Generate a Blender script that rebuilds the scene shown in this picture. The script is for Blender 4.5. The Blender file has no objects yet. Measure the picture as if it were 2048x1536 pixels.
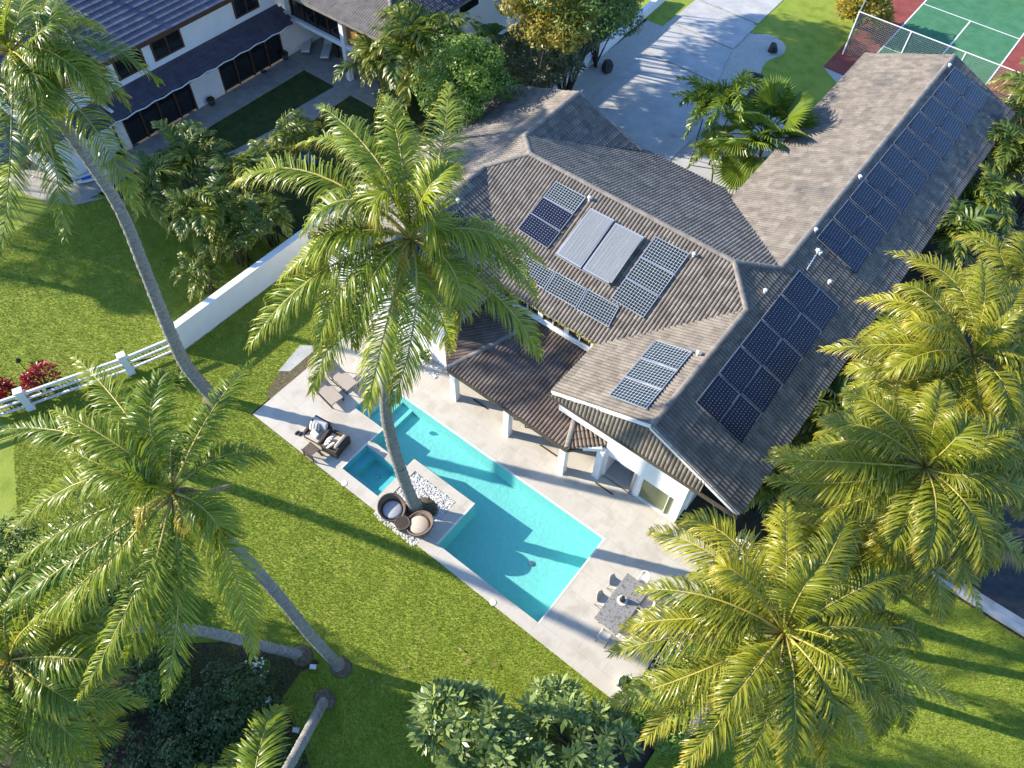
import bpy, bmesh, math, random
import numpy as np
from mathutils import Vector, Matrix, Quaternion

# ------------------------------------------------------------------ camera, sky, sun, exposure
SC = bpy.context.scene
COL = SC.collection
cam_d = bpy.data.cameras.new('camera'); cam = bpy.data.objects.new('camera', cam_d); COL.objects.link(cam)
cam_d.sensor_width = 36.0; cam_d.lens = 36.0 * 1575.5 / 2048.0; cam_d.clip_end = 1000
PITCH, ROLL, YAW = math.radians(54.745), math.radians(2.62), math.radians(-36.13)
_f = Vector((math.sin(YAW) * math.cos(PITCH), math.cos(YAW) * math.cos(PITCH), -math.sin(PITCH)))
_r = Vector((math.cos(YAW), -math.sin(YAW), 0)); _u = _r.cross(_f)
_r = math.cos(ROLL) * _r + math.sin(ROLL) * _u; _u = _r.cross(_f)
cam.matrix_world = Matrix(((_r.x, _u.x, -_f.x, 0), (_r.y, _u.y, -_f.y, 0), (_r.z, _u.z, -_f.z, 30), (0, 0, 0, 1)))
SC.camera = cam

SUN_EL, SUN_AZ = math.radians(24.8), math.radians(24)      # light travels towards azimuth 24 deg in the XY plane
sdir = Vector((math.cos(SUN_EL) * math.cos(SUN_AZ), math.cos(SUN_EL) * math.sin(SUN_AZ), -math.sin(SUN_EL)))
W = bpy.data.worlds.new('World'); SC.world = W; W.use_nodes = True
nt = W.node_tree; bg = nt.nodes['Background']
sky = nt.nodes.new('ShaderNodeTexSky'); sky.sky_type = 'NISHITA'; sky.sun_disc = False
sky.sun_elevation = SUN_EL; sky.sun_rotation = math.atan2(-sdir.x, -sdir.y)
sky.air_density = 1.0; sky.dust_density = 0.3; sky.ozone_density = 6.0
nt.links.new(sky.outputs[0], bg.inputs[0]); bg.inputs[1].default_value = 0.15
sl = bpy.data.lights.new('sun', 'SUN'); sl.energy = 4.2; sl.angle = math.radians(0.5); sl.color = (1.0, 0.905, 0.735)
so = bpy.data.objects.new('sun', sl); COL.objects.link(so); so.rotation_euler = sdir.to_track_quat('-Z', 'Y').to_euler(); so.location = (-60, -27, 40)
SC.view_settings.view_transform = 'Standard'; SC.view_settings.look = 'None'
SC.view_settings.gamma = 1.0; SC.view_settings.exposure = 1.38
try: SC.view_settings.use_curve_mapping = False
except Exception: pass
SC.cycles.max_bounces = 6; SC.cycles.transparent_max_bounces = 12
SC.cycles.caustics_reflective = False; SC.cycles.caustics_refractive = False

# ------------------------------------------------------------------ materials
def rgb(h):
    return (h[0], h[1], h[2], 1.0)
def mat(name, c1, c2=None, c3=None, scale=4.0, rough=0.8, spec=0.3, bump=0.0, bscale=20.0, detail=6.0, tint=0.0,
        transl=0.0, metal=0.0, aniso=None, coat=0.0, stretch=(1, 1, 1), coords='Object', spots=None):
    m = bpy.data.materials.new(name); m.use_nodes = True
    n, l = m.node_tree.nodes, m.node_tree.links
    b = n['Principled BSDF']; b.inputs['Roughness'].default_value = rough; b.inputs['Metallic'].default_value = metal
    b.inputs['Specular IOR Level'].default_value = spec
    if coat: b.inputs['Coat Weight'].default_value = coat; b.inputs['Coat Roughness'].default_value = 0.08
    geo = n.new('ShaderNodeNewGeometry') if coords == 'World' else n.new('ShaderNodeTexCoord')
    co = geo.outputs['Position'] if coords == 'World' else geo.outputs[coords]
    mp = n.new('ShaderNodeMapping'); mp.inputs['Scale'].default_value = stretch; l.new(co, mp.inputs[0])
    out = None
    if c2 is None:
        rg = n.new('ShaderNodeRGB'); rg.outputs[0].default_value = rgb(c1); out = rg.outputs[0]
    else:
        tx = n.new('ShaderNodeTexNoise'); tx.inputs['Scale'].default_value = scale; tx.inputs['Detail'].default_value = detail
        tx.inputs['Roughness'].default_value = 0.6; l.new(mp.outputs[0], tx.inputs['Vector'])
        cr = n.new('ShaderNodeValToRGB'); e = cr.color_ramp.elements
        e[0].position = 0.36; e[0].color = rgb(c1); e[1].position = 0.66; e[1].color = rgb(c2)
        if c3 is not None:
            q = cr.color_ramp.elements.new(0.5); q.color = rgb(c2); e[len(e) - 1].color = rgb(c3)
        l.new(tx.outputs[0], cr.inputs[0]); out = cr.outputs[0]
    if spots:
        s_scale, s_thr, s_col = spots
        t2 = n.new('ShaderNodeTexNoise'); t2.inputs['Scale'].default_value = s_scale; t2.inputs['Detail'].default_value = 4
        l.new(mp.outputs[0], t2.inputs['Vector'])
        rr = n.new('ShaderNodeMapRange'); rr.inputs[1].default_value = s_thr; rr.inputs[2].default_value = s_thr + 0.12
        l.new(t2.outputs[0], rr.inputs[0])
        mx = n.new('ShaderNodeMix'); mx.data_type = 'RGBA'; l.new(rr.outputs[0], mx.inputs[0]); l.new(out, mx.inputs[6]); mx.inputs[7].default_value = rgb(s_col)
        out = mx.outputs[2]
    if tint:
        at = n.new('ShaderNodeAttribute'); at.attribute_name = 'rnd'; oi = n.new('ShaderNodeObjectInfo')
        ad = n.new('ShaderNodeMath'); ad.operation = 'ADD'; l.new(at.outputs['Fac'], ad.inputs[0]); l.new(oi.outputs['Random'], ad.inputs[1])
        fr = n.new('ShaderNodeMath'); fr.operation = 'FRACT'; l.new(ad.outputs[0], fr.inputs[0])
        mr = n.new('ShaderNodeMapRange'); mr.inputs[3].default_value = 1 - tint; mr.inputs[4].default_value = 1 + tint; l.new(fr.outputs[0], mr.inputs[0])
        vm = n.new('ShaderNodeVectorMath'); vm.operation = 'SCALE'; l.new(out, vm.inputs[0]); l.new(mr.outputs[0], vm.inputs['Scale']); out = vm.outputs[0]
    l.new(out, b.inputs['Base Color'])
    if bump:
        tb = n.new('ShaderNodeTexNoise'); tb.inputs['Scale'].default_value = bscale; tb.inputs['Detail'].default_value = 5
        l.new(mp.outputs[0], tb.inputs['Vector'])
        bn = n.new('ShaderNodeBump'); bn.inputs['Strength'].default_value = bump; bn.inputs['Distance'].default_value = 0.05
        l.new(tb.outputs[0], bn.inputs['Height']); l.new(bn.outputs[0], b.inputs['Normal'])
    if transl:
        tr = n.new('ShaderNodeBsdfTranslucent'); l.new(out, tr.inputs[0])
        ms = n.new('ShaderNodeMixShader'); ms.inputs[0].default_value = transl
        l.new(b.outputs[0], ms.inputs[1]); l.new(tr.outputs[0], ms.inputs[2]); l.new(ms.outputs[0], n['Material Output'].inputs[0])
    return m

def leafmat(name, c1, c2, rough=0.38, transl=0.35, tip=None, spec=0.5):
    """leaf colour runs with the per-leaf 'rnd' value from c1 to c2; 'tip' adds yellowed leaflet ends through attribute 'age'"""
    m = bpy.data.materials.new(name); m.use_nodes = True
    n, l = m.node_tree.nodes, m.node_tree.links; b = n['Principled BSDF']
    b.inputs['Roughness'].default_value = rough; b.inputs['Specular IOR Level'].default_value = spec
    at = n.new('ShaderNodeAttribute'); at.attribute_name = 'rnd'
    mx = n.new('ShaderNodeMix'); mx.data_type = 'RGBA'; mx.inputs[6].default_value = rgb(c1); mx.inputs[7].default_value = rgb(c2)
    l.new(at.outputs['Fac'], mx.inputs[0]); out = mx.outputs[2]
    if tip:
        ag = n.new('ShaderNodeAttribute'); ag.attribute_name = 'age'
        m2 = n.new('ShaderNodeMix'); m2.data_type = 'RGBA'; m2.inputs[7].default_value = rgb(tip)
        l.new(ag.outputs['Fac'], m2.inputs[0]); l.new(out, m2.inputs[6]); out = m2.outputs[2]
    l.new(out, b.inputs['Base Color'])
    tr = n.new('ShaderNodeBsdfTranslucent'); l.new(out, tr.inputs[0])
    ms = n.new('ShaderNodeMixShader'); ms.inputs[0].default_value = transl
    l.new(b.outputs[0], ms.inputs[1]); l.new(tr.outputs[0], ms.inputs[2]); l.new(ms.outputs[0], n['Material Output'].inputs[0])
    return m

def panelmat(name, cell, line, lw, dia):
    """solar cells: 12 x 8 grid in the panel's own coordinates, pale grid lines and diamonds where cell corners meet"""
    m = bpy.data.materials.new(name); m.use_nodes = True
    n, l = m.node_tree.nodes, m.node_tree.links; b = n['Principled BSDF']
    b.inputs['Roughness'].default_value = 0.25; b.inputs['Specular IOR Level'].default_value = 0.35
    tc = n.new('ShaderNodeTexCoord'); sp = n.new('ShaderNodeSeparateXYZ'); l.new(tc.outputs['Object'], sp.inputs[0])
    def M(op, a, bb=None):
        q = n.new('ShaderNodeMath'); q.operation = op
        for i, v in enumerate((a, bb)):
            if v is None: continue
            if isinstance(v, (int, float)): q.inputs[i].default_value = v
            else: l.new(v, q.inputs[i])
        return q.outputs[0]
    fx = M('ABSOLUTE', M('SUBTRACT', M('FRACT', M('MULTIPLY', sp.outputs[0], 12.0)), 0.5))   # 0.5 at cell borders
    fy = M('ABSOLUTE', M('SUBTRACT', M('FRACT', M('MULTIPLY', sp.outputs[1], 8.0)), 0.5))
    ln = M('GREATER_THAN', M('MAXIMUM', fx, fy), 0.5 - lw)
    dm = M('GREATER_THAN', M('ADD', fx, fy), 1.0 - dia)
    mx = n.new('ShaderNodeMix'); mx.data_type = 'RGBA'; mx.inputs[6].default_value = rgb(cell); mx.inputs[7].default_value = rgb(line)
    l.new(M('MAXIMUM', ln, dm), mx.inputs[0]); l.new(mx.outputs[2], b.inputs['Base Color'])
    return m

MT = {}
MT['soil'] = mat('soil', (.035, .03, .022), (.06, .05, .035), scale=1.5, bump=.4, coords='World')
MT['lawn'] = mat('lawn', (.17, .23, .02), (.23, .295, .03), (.27, .31, .045), scale=1.1, bump=.35, bscale=22, coords='World', spots=(.35, .62, (.24, .26, .045)))
MT['lawn_d'] = mat('ground_cover_lawn_shade', (.03, .05, .012), (.06, .085, .02), scale=2, bump=.6, bscale=9, coords='World')
MT['grass'] = leafmat('grass', (.20, .265, .018), (.42, .47, .06), rough=.5, transl=.35)
MT['deck'] = mat('deck', (.46, .42, .36), (.55, .51, .45), (.50, .46, .40), scale=.9, rough=.75, bump=.06, bscale=30, coords='World', spots=(.5, .63, (.45, .40, .34)))
def add_joints(m, w, h, amt):
    n, l = m.node_tree.nodes, m.node_tree.links; b = n['Principled BSDF']; src = b.inputs['Base Color'].links[0].from_socket
    g = n.new('ShaderNodeNewGeometry'); bt = n.new('ShaderNodeTexBrick'); bt.inputs['Scale'].default_value = 1.0; bt.inputs['Brick Width'].default_value = w; bt.inputs['Row Height'].default_value = h; bt.inputs['Mortar Size'].default_value = .012; bt.inputs['Mortar Smooth'].default_value = .4
    bt.inputs['Color1'].default_value = (1, 1, 1, 1); bt.inputs['Color2'].default_value = (.94, .935, .93, 1); bt.inputs['Mortar'].default_value = (amt, amt, amt, 1); l.new(g.outputs['Position'], bt.inputs['Vector'])
    mx = n.new('ShaderNodeMix'); mx.data_type = 'RGBA'; mx.blend_type = 'MULTIPLY'; mx.inputs[0].default_value = 1; l.new(src, mx.inputs[6]); l.new(bt.outputs[0], mx.inputs[7]); l.new(mx.outputs[2], b.inputs['Base Color'])
add_joints(MT['deck'], 1.2, .9, .80)
MT['root'] = mat('root_litter', (.10, .075, .05), (.20, .155, .11), scale=8, rough=.95, bump=.8, bscale=18, coords='World')
MT['mulch_shade'] = mat('mulch_shade', (.03, .024, .018), (.075, .058, .042), scale=9, rough=.95, bump=.7, bscale=22, coords='World')
MT['coping'] = mat('coping', (.72, .69, .64), (.78, .75, .70), scale=2, rough=.6, coords='World')
MT['pool'] = mat('pool_plaster', (.25, .62, .575), (.30, .67, .62), scale=6, rough=.6, bump=.3, bscale=7, coords='World')
MT['spa'] = mat('spa_plaster', (.14, .50, .52), (.18, .56, .56), scale=3, rough=.6, coords='World')
MT['white'] = mat('white_stucco', (.74, .735, .72), (.80, .795, .785), scale=1.2, rough=.85, bump=.12, bscale=60, coords='World')
MT['white_paint'] = mat('white_paint', (.76, .76, .75), (.81, .81, .80), scale=3, rough=.5)
MT['tile'] = mat('roof_tile', (.136, .114, .094), (.205, .175, .145), scale=2.2, rough=.62, spec=.4, bump=.12, bscale=40, tint=.22, coords='World', spots=(.55, .60, (.095, .083, .076)))
MT['tile2'] = mat('roof_tile_brown', (.115, .083, .066), (.18, .137, .11), scale=1.5, rough=.6, spec=.4, bump=.12, bscale=40, tint=.16, coords='World')
MT['cap'] = mat('ridge_cap_tile', (.17, .15, .135), (.25, .225, .20), scale=3, rough=.65, bump=.1, bscale=40, tint=.12, coords='World')
MT['under'] = mat('underlay', (.05, .045, .045), rough=.9)
MT['fascia'] = mat('dark_fascia', (.055, .045, .035), (.09, .075, .055), scale=8, rough=.7)
MT['panel_n'] = panelmat('panel_cells_navy', (.007, .010, .028), (.50, .53, .58), .0025, .13)
MT['panel_w'] = panelmat('panel_cells_white_grid', (.010, .022, .035), (.60, .61, .59), .036, .15)
MT['alu_d'] = mat('panel_frame_dark', (.34, .36, .40), rough=.4, metal=.6)
MT['alu'] = mat('aluminium', (.55, .56, .58), rough=.35, metal=.7)
MT['collector'] = mat('collector_glass', (.17, .18, .19), (.27, .275, .28), scale=4, rough=.3, spec=.6, stretch=(14, .5, 1), bump=.1, bscale=30)
MT['gravel'] = mat('white_gravel', (.40, .38, .36), (.62, .60, .58), (.30, .29, .28), scale=16, rough=.9, bump=.9, bscale=18, coords='World')
MT['stone'] = mat('white_stone', (.55, .54, .52), (.70, .69, .66), scale=5, rough=.9, tint=.22)
MT['drive'] = mat('driveway_concrete', (.38, .38, .375), (.48, .475, .465), scale=1.0, rough=.85, bump=.15, bscale=25, coords='World', spots=(.6, .62, (.27, .265, .25)))
MT['dgravel'] = mat('drive_gravel', (.34, .325, .30), (.52, .50, .46), (.40, .37, .32), scale=9, rough=.95, bump=.9, bscale=22, coords='World')
MT['rock'] = mat('lava_rock', (.035, .03, .028), (.08, .07, .06), scale=5, rough=.9, bump=.6, bscale=9)
MT['paver'] = mat('terrace_paver', (.26, .245, .22), (.34, .32, .29), scale=2, rough=.85, tint=.08, coords='World')
MT['asphalt'] = mat('asphalt', (.04, .042, .046), (.06, .062, .066), scale=3, rough=.9, bump=.3, bscale=60, coords='World')
MT['court_g'] = mat('court_green', (.045, .16, .075), (.07, .21, .10), scale=1.2, rough=.8, coords='World')
MT['court_r'] = mat('court_red', (.21, .045, .035), (.28, .07, .055), scale=1.2, rough=.8, coords='World')
MT['paint'] = mat('court_line', (.70, .71, .70), rough=.7)
MT['trunk'] = mat('palm_trunk', (.12, .112, .10), (.34, .325, .30), (.20, .19, .17), scale=4, stretch=(1, 1, 7), rough=.95, bump=.8, bscale=16, coords='World', spots=(3.0, .55, (.42, .41, .38)))
MT['bark'] = mat('bark', (.07, .055, .04), (.13, .105, .08), scale=6, rough=.95, bump=.6, bscale=15)
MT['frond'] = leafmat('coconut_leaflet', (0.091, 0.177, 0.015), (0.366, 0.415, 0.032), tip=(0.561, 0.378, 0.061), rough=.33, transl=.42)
MT['frond_y'] = leafmat('yellowish_coconut_leaflet', (0.120, 0.180, 0.017), (0.432, 0.408, 0.031), tip=(0.600, 0.396, 0.066), rough=.33, transl=.42)  # yellower leaflet colour for the palms right of the house
MT['rachis'] = mat('frond_midrib', (.30, .27, .05), (.42, .33, .08), scale=2, rough=.4)
MT['dead'] = mat('dry_frond', (.22, .14, .07), (.36, .25, .14), scale=8, rough=.8)
MT['coconut'] = mat('coconut', (.10, .12, .02), (.20, .18, .04), scale=5, rough=.5)
MT['areca'] = leafmat('areca_leaflet', (0.053, 0.112, 0.018), (0.225, 0.270, 0.030), tip=(0.540, 0.420, 0.075), rough=.4)
MT['fan'] = leafmat('fan_leaf', (.08, .16, .018), (.28, .35, .04), rough=.35)
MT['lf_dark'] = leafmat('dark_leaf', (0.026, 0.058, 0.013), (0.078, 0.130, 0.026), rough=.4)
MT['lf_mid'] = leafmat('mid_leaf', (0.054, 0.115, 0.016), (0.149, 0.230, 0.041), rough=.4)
MT['lf_bright'] = leafmat('bright_leaf', (0.091, 0.182, 0.016), (0.260, 0.364, 0.046), rough=.4)
MT['lf_yel'] = leafmat('yellow_leaf', (0.175, 0.163, 0.019), (0.525, 0.400, 0.044), rough=.45)
MT['lf_grey'] = leafmat('grey_green_leaf', (0.078, 0.098, 0.039), (0.312, 0.312, 0.143), rough=.4)
MT['lf_plum'] = leafmat('plumeria_leaf', (.11, .18, .045), (.36, .45, .15), rough=.33)
MT['lf_red'] = leafmat('red_ti_leaf', (.20, .008, .010), (.45, .03, .03), rough=.4)
MT['lf_banana'] = leafmat('banana_leaf', (0.078, 0.169, 0.026), (0.156, 0.260, 0.039), rough=.35)
MT['flower'] = mat('white_flower', (.75, .75, .62), rough=.6)
MT['wicker'] = mat('dark_wicker', (.035, .026, .022), (.085, .062, .05), scale=40, rough=.6, bump=.5, bscale=60)
MT['wicker_l'] = mat('brown_wicker', (.10, .072, .055), (.21, .155, .12), scale=40, rough=.6, bump=.5, bscale=60)
MT['cushion'] = mat('beige_cushion', (.50, .42, .33), (.56, .48, .39), scale=12, rough=.9)
MT['cushion_g'] = mat('grey_cushion', (.40, .40, .41), (.46, .46, .47), scale=12, rough=.9)
MT['sling'] = mat('sling_fabric', (.36, .30, .25), (.42, .36, .30), scale=20, rough=.8)
MT['pot'] = mat('white_pot', (.66, .65, .62), (.73, .72, .69), scale=4, rough=.6)
MT['dpot'] = mat('dark_pot', (.06, .05, .045), (.10, .085, .075), scale=4, rough=.5)
MT['granite'] = mat('grey_stone_top', (.13, .125, .12), (.30, .29, .28), (.19, .18, .175), scale=7, rough=.45, detail=9, bump=.15, bscale=25)
MT['chair_w'] = mat('cream_shell', (.62, .58, .52), rough=.5)
MT['steel'] = mat('brushed_steel', (.45, .44, .42), rough=.35, metal=.9)
MT['bronze'] = mat('bronze', (.12, .085, .05), (.17, .125, .08), scale=5, rough=.45, metal=.4)
MT['dwood'] = mat('dark_wood', (.055, .028, .02), (.10, .05, .035), scale=3, rough=.5, stretch=(1, 1, 8))
MT['owood'] = mat('orange_wood', (.36, .16, .05), (.46, .22, .08), scale=3, rough=.5, stretch=(8, 8, 1))
MT['rwood'] = mat('red_wood', (.26, .07, .04), rough=.5)
MT['glass_d'] = mat('dark_glass', (.012, .014, .016), rough=.06, spec=.7)
MT['glass_o'] = mat('olive_glass', (.15, .17, .07), (.19, .21, .09), scale=.7, rough=.08, spec=.6)
MT['roof_blue'] = mat('neighbour_roof_tile', (.085, .09, .13), (.13, .135, .18), scale=2, rough=.55, tint=.12, coords='World')
MT['roof_purple'] = mat('pent_roof_shingle', (.065, .055, .075), (.09, .078, .10), scale=2, rough=.7, tint=.1, coords='World')
MT['roof_tan'] = mat('tan_roof_tile', (.22, .19, .17), (.30, .265, .24), scale=3, rough=.7, tint=.14, coords='World')
MT['black'] = mat('black_metal', (.02, .02, .02), rough=.5)
MT['pebble_d'] = mat('brown_leaf_litter', (.10, .075, .05), (.19, .15, .11), scale=9, rough=.95, bump=.7, bscale=20, coords='World')
MT['fur_w'] = mat('white_cloth', (.70, .69, .66), rough=.9)
MT['blue'] = mat('blue_plastic', (.03, .10, .35), rough=.4)
MT['stripe_w'] = mat('striped_cloth_light', (.68, .65, .60), rough=.9)
MT['stripe_d'] = mat('striped_cloth_dark', (.10, .095, .09), rough=.9)
MT['cover'] = mat('cover_lid', (.66, .64, .60), rough=.6)
MT['chain'] = mat('galvanised_wire', (.36, .42, .38), rough=.5, metal=.3)

def watermat():
    m = bpy.data.materials.new('water'); m.use_nodes = True
    n, l = m.node_tree.nodes, m.node_tree.links; n.remove(n['Principled BSDF'])
    tr = n.new('ShaderNodeBsdfTransparent'); tr.inputs[0].default_value = (.80, .965, .975, 1)
    gl = n.new('ShaderNodeBsdfGlossy'); gl.inputs['Roughness'].default_value = .04
    lw = n.new('ShaderNodeLayerWeight'); lw.inputs[0].default_value = .5; pw = n.new('ShaderNodeMath'); pw.operation = 'POWER'; pw.inputs[1].default_value = 4.0; l.new(lw.outputs['Facing'], pw.inputs[0]); fr = n.new('ShaderNodeMath'); fr.operation = 'MULTIPLY_ADD'; fr.inputs[1].default_value = .9; fr.inputs[2].default_value = .03; l.new(pw.outputs[0], fr.inputs[0])
    g = n.new('ShaderNodeNewGeometry')
    t1 = n.new('ShaderNodeTexNoise'); t1.inputs['Scale'].default_value = 3.2; t1.inputs['Detail'].default_value = 4; t1.inputs['Distortion'].default_value = 1.0
    l.new(g.outputs['Position'], t1.inputs['Vector'])
    bn = n.new('ShaderNodeBump'); bn.inputs['Strength'].default_value = .5; bn.inputs['Distance'].default_value = .06; l.new(t1.outputs[0], bn.inputs['Height'])
    l.new(bn.outputs[0], gl.inputs['Normal']); l.new(bn.outputs[0], lw.inputs['Normal'])
    ms = n.new('ShaderNodeMixShader'); l.new(fr.outputs[0], ms.inputs[0]); l.new(tr.outputs[0], ms.inputs[1]); l.new(gl.outputs[0], ms.inputs[2])
    l.new(ms.outputs[0], n['Material Output'].inputs[0]); return m
MT['water'] = watermat()

# ------------------------------------------------------------------ helpers
class MB:
    """collects faces for one mesh object; r is a per-face 'rnd' value, a a per-face 'age' value"""
    def __init__(s): s.v, s.f, s.r, s.a = [], [], [], []
    def add(s, vs, fs, r=0.0, a=0.0):
        o = len(s.v); s.v.extend(vs)
        for q in fs: s.f.append(tuple(i + o for i in q)); s.r.append(r); s.a.append(a)
        return s
    def box(s, x0, y0, z0, x1, y1, z1, r=0.0):
        return s.add([(x0, y0, z0), (x1, y0, z0), (x1, y1, z0), (x0, y1, z0), (x0, y0, z1), (x1, y0, z1), (x1, y1, z1), (x0, y1, z1)],
                     [(0, 3, 2, 1), (4, 5, 6, 7), (0, 1, 5, 4), (1, 2, 6, 5), (2, 3, 7, 6), (3, 0, 4, 7)], r)
    def obb(s, c, ax, ay, az, r=0.0):
        c, ax, ay, az = Vector(c), Vector(ax), Vector(ay), Vector(az)
        vs = [tuple(c + i * ax + j * ay + k * az) for k in (-1, 1) for i, j in ((-1, -1), (1, -1), (1, 1), (-1, 1))]
        return s.add(vs, [(0, 3, 2, 1), (4, 5, 6, 7), (0, 1, 5, 4), (1, 2, 6, 5), (2, 3, 7, 6), (3, 0, 4, 7)], r)
    def beam(s, p, q, w, h):
        p, q = Vector(p), Vector(q); d = q - p; t = d.normalized()
        side = t.cross(Vector((0, 0, 1)))
        side = side.normalized() if side.length > 1e-4 else Vector((1, 0, 0)); up = side.cross(t)
        return s.obb((p + q) / 2, d / 2, side * w / 2, up * h / 2)
    def tube(s, pts, rads, n=8, cap=True, jag=0.0, seed=0):
        pts = [Vector(p) for p in pts]; rnd = random.Random(seed); o = len(s.v); t0 = (pts[1] - pts[0]).normalized()
        u = t0.cross(Vector((0.31, 0.95, 0.05))).normalized(); vs = []; fs = []
        for i, p in enumerate(pts):
            t = (pts[min(i + 1, len(pts) - 1)] - pts[max(i - 1, 0)]).normalized()
            u = (u - t * u.dot(t)).normalized(); w = t.cross(u)
            for k in range(n):
                a = 2 * math.pi * k / n; rr = rads[i] * (1 + jag * (rnd.random() - .5))
                vs.append(tuple(p + rr * (math.cos(a) * u + math.sin(a) * w)))
        for i in range(len(pts) - 1):
            for k in range(n):
                fs.append((i * n + k, i * n + (k + 1) % n, (i + 1) * n + (k + 1) % n, (i + 1) * n + k))
        if cap: fs.append(tuple(range(n - 1, -1, -1))); fs.append(tuple((len(pts) - 1) * n + k for k in range(n)))
        return s.add(vs, fs)
    def lathe(s, c, prof, n=16, sx=1.0, sy=1.0):
        vs, fs = [], []
        for (r, z) in prof:
            for k in range(n):
                a = 2 * math.pi * k / n; vs.append((c[0] + r * sx * math.cos(a), c[1] + r * sy * math.sin(a), c[2] + z))
        for i in range(len(prof) - 1):
            for k in range(n): fs.append((i * n + k, i * n + (k + 1) % n, (i + 1) * n + (k + 1) % n, (i + 1) * n + k))
        fs.append(tuple(range(n - 1, -1, -1))); fs.append(tuple((len(prof) - 1) * n + k for k in range(n)))
        return s.add(vs, fs)
    def prism(s, poly, z0, z1, r=0.0):
        n = len(poly); vs = [(p[0], p[1], z0) for p in poly] + [(p[0], p[1], z1) for p in poly]
        return s.add(vs, [tuple(range(n - 1, -1, -1)), tuple(range(n, 2 * n))] + [(i, (i + 1) % n, n + (i + 1) % n, n + i) for i in range(n)], r)
    def poly(s, pts, r=0.0): return s.add([tuple(p) for p in pts], [tuple(range(len(pts)))], r)
    def slab(s, pts, t):
        """planar polygon thickened downwards by t"""
        n = len(pts); vs = [tuple(p) for p in pts] + [(p[0], p[1], p[2] - t) for p in pts]
        return s.add(vs, [tuple(range(n)), tuple(range(2 * n - 1, n - 1, -1))] + [(i, n + i, n + (i + 1) % n, (i + 1) % n) for i in range(n)])
    def mesh(s, name):
        me = bpy.data.meshes.new(name); me.from_pydata(s.v, [], s.f)
        if any(s.r):
            at = me.attributes.new('rnd', 'FLOAT', 'FACE'); at.data.foreach_set('value', s.r)
        if any(s.a):
            at = me.attributes.new('age', 'FLOAT', 'FACE'); at.data.foreach_set('value', s.a)
        return me
    def build(s, name, m, parent=None, smooth=False, bevel=0.0, fix=False):
        me = s.mesh(name)
        if fix:
            b = bmesh.new(); b.from_mesh(me); bmesh.ops.recalc_face_normals(b, faces=b.faces); b.to_mesh(me); b.free()
        return link(name, me, m, parent, smooth, bevel)

def link(name, me, m, parent=None, smooth=False, bevel=0.0):
    if m is not None and not me.materials: me.materials.append(MT[m] if isinstance(m, str) else m)
    if smooth: me.polygons.foreach_set('use_smooth', [True] * len(me.polygons))
    o = bpy.data.objects.new(name, me); COL.objects.link(o)
    if parent is not None:
        o.parent = parent
        if parent.get('_w'): o.matrix_parent_inverse = Matrix.Translation(parent.location).inverted()
    if bevel:
        bv = o.modifiers.new('bevel', 'BEVEL'); bv.width = bevel; bv.segments = 2; bv.limit_method = 'ANGLE'
    return o
def tag(o, label=None, cat=None, group=None, kind=None):
    if label: o['label'] = label
    if cat: o['category'] = cat
    if group: o['group'] = group
    if kind: o['kind'] = kind
    return o
WORLD_EMPTIES = []
def thing(name, label, cat, loc=(0, 0, 0), rz=0.0, group=None, world=True):
    """Empty at the thing's base; world=True: parts are given in world coordinates, else in the thing's own"""
    o = bpy.data.objects.new(name, None); COL.objects.link(o); o.location = loc; o.rotation_euler = (0, 0, rz); o.empty_display_size = .2
    if world: o['_w'] = 1; WORLD_EMPTIES.append(o)
    return tag(o, label, cat, group)
def copy_thing(o, loc, rz, label, group=None, scale=None):
    c = o.copy(); COL.objects.link(c); c.location = loc; c.rotation_euler = (0, 0, rz); c['label'] = label
    if scale: c.scale = (scale,) * 3
    if group: c['group'] = group
    for ch in [x for x in bpy.data.objects if x.parent == o]:
        d = ch.copy(); COL.objects.link(d); d.parent = c
        for g in [x for x in bpy.data.objects if x.parent == ch]:
            e = g.copy(); COL.objects.link(e); e.parent = d
    return c
def npmesh(name, V, F4=None, F3=None, rnd=None, age=None):
    """fast mesh from numpy arrays; faces all quads or all triangles"""
    me = bpy.data.meshes.new(name); F = F4 if F4 is not None else F3; k = F.shape[1]; nf = len(F)
    me.vertices.add(len(V)); me.vertices.foreach_set('co', np.asarray(V, np.float32).ravel())
    me.loops.add(nf * k); me.loops.foreach_set('vertex_index', np.asarray(F, np.int32).ravel())
    me.polygons.add(nf); me.polygons.foreach_set('loop_start', np.arange(0, nf * k, k, dtype=np.int32))
    try: me.polygons.foreach_set('loop_total', np.full(nf, k, np.int32))
    except Exception: pass
    me.update(calc_edges=True)
    if rnd is not None: at = me.attributes.new('rnd', 'FLOAT', 'FACE'); at.data.foreach_set('value', np.asarray(rnd, np.float32))
    if age is not None: at = me.attributes.new('age', 'FLOAT', 'FACE'); at.data.foreach_set('value', np.asarray(age, np.float32))
    return me
def norm(a): return a / np.maximum(np.linalg.norm(a, axis=-1, keepdims=True), 1e-9)
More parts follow.
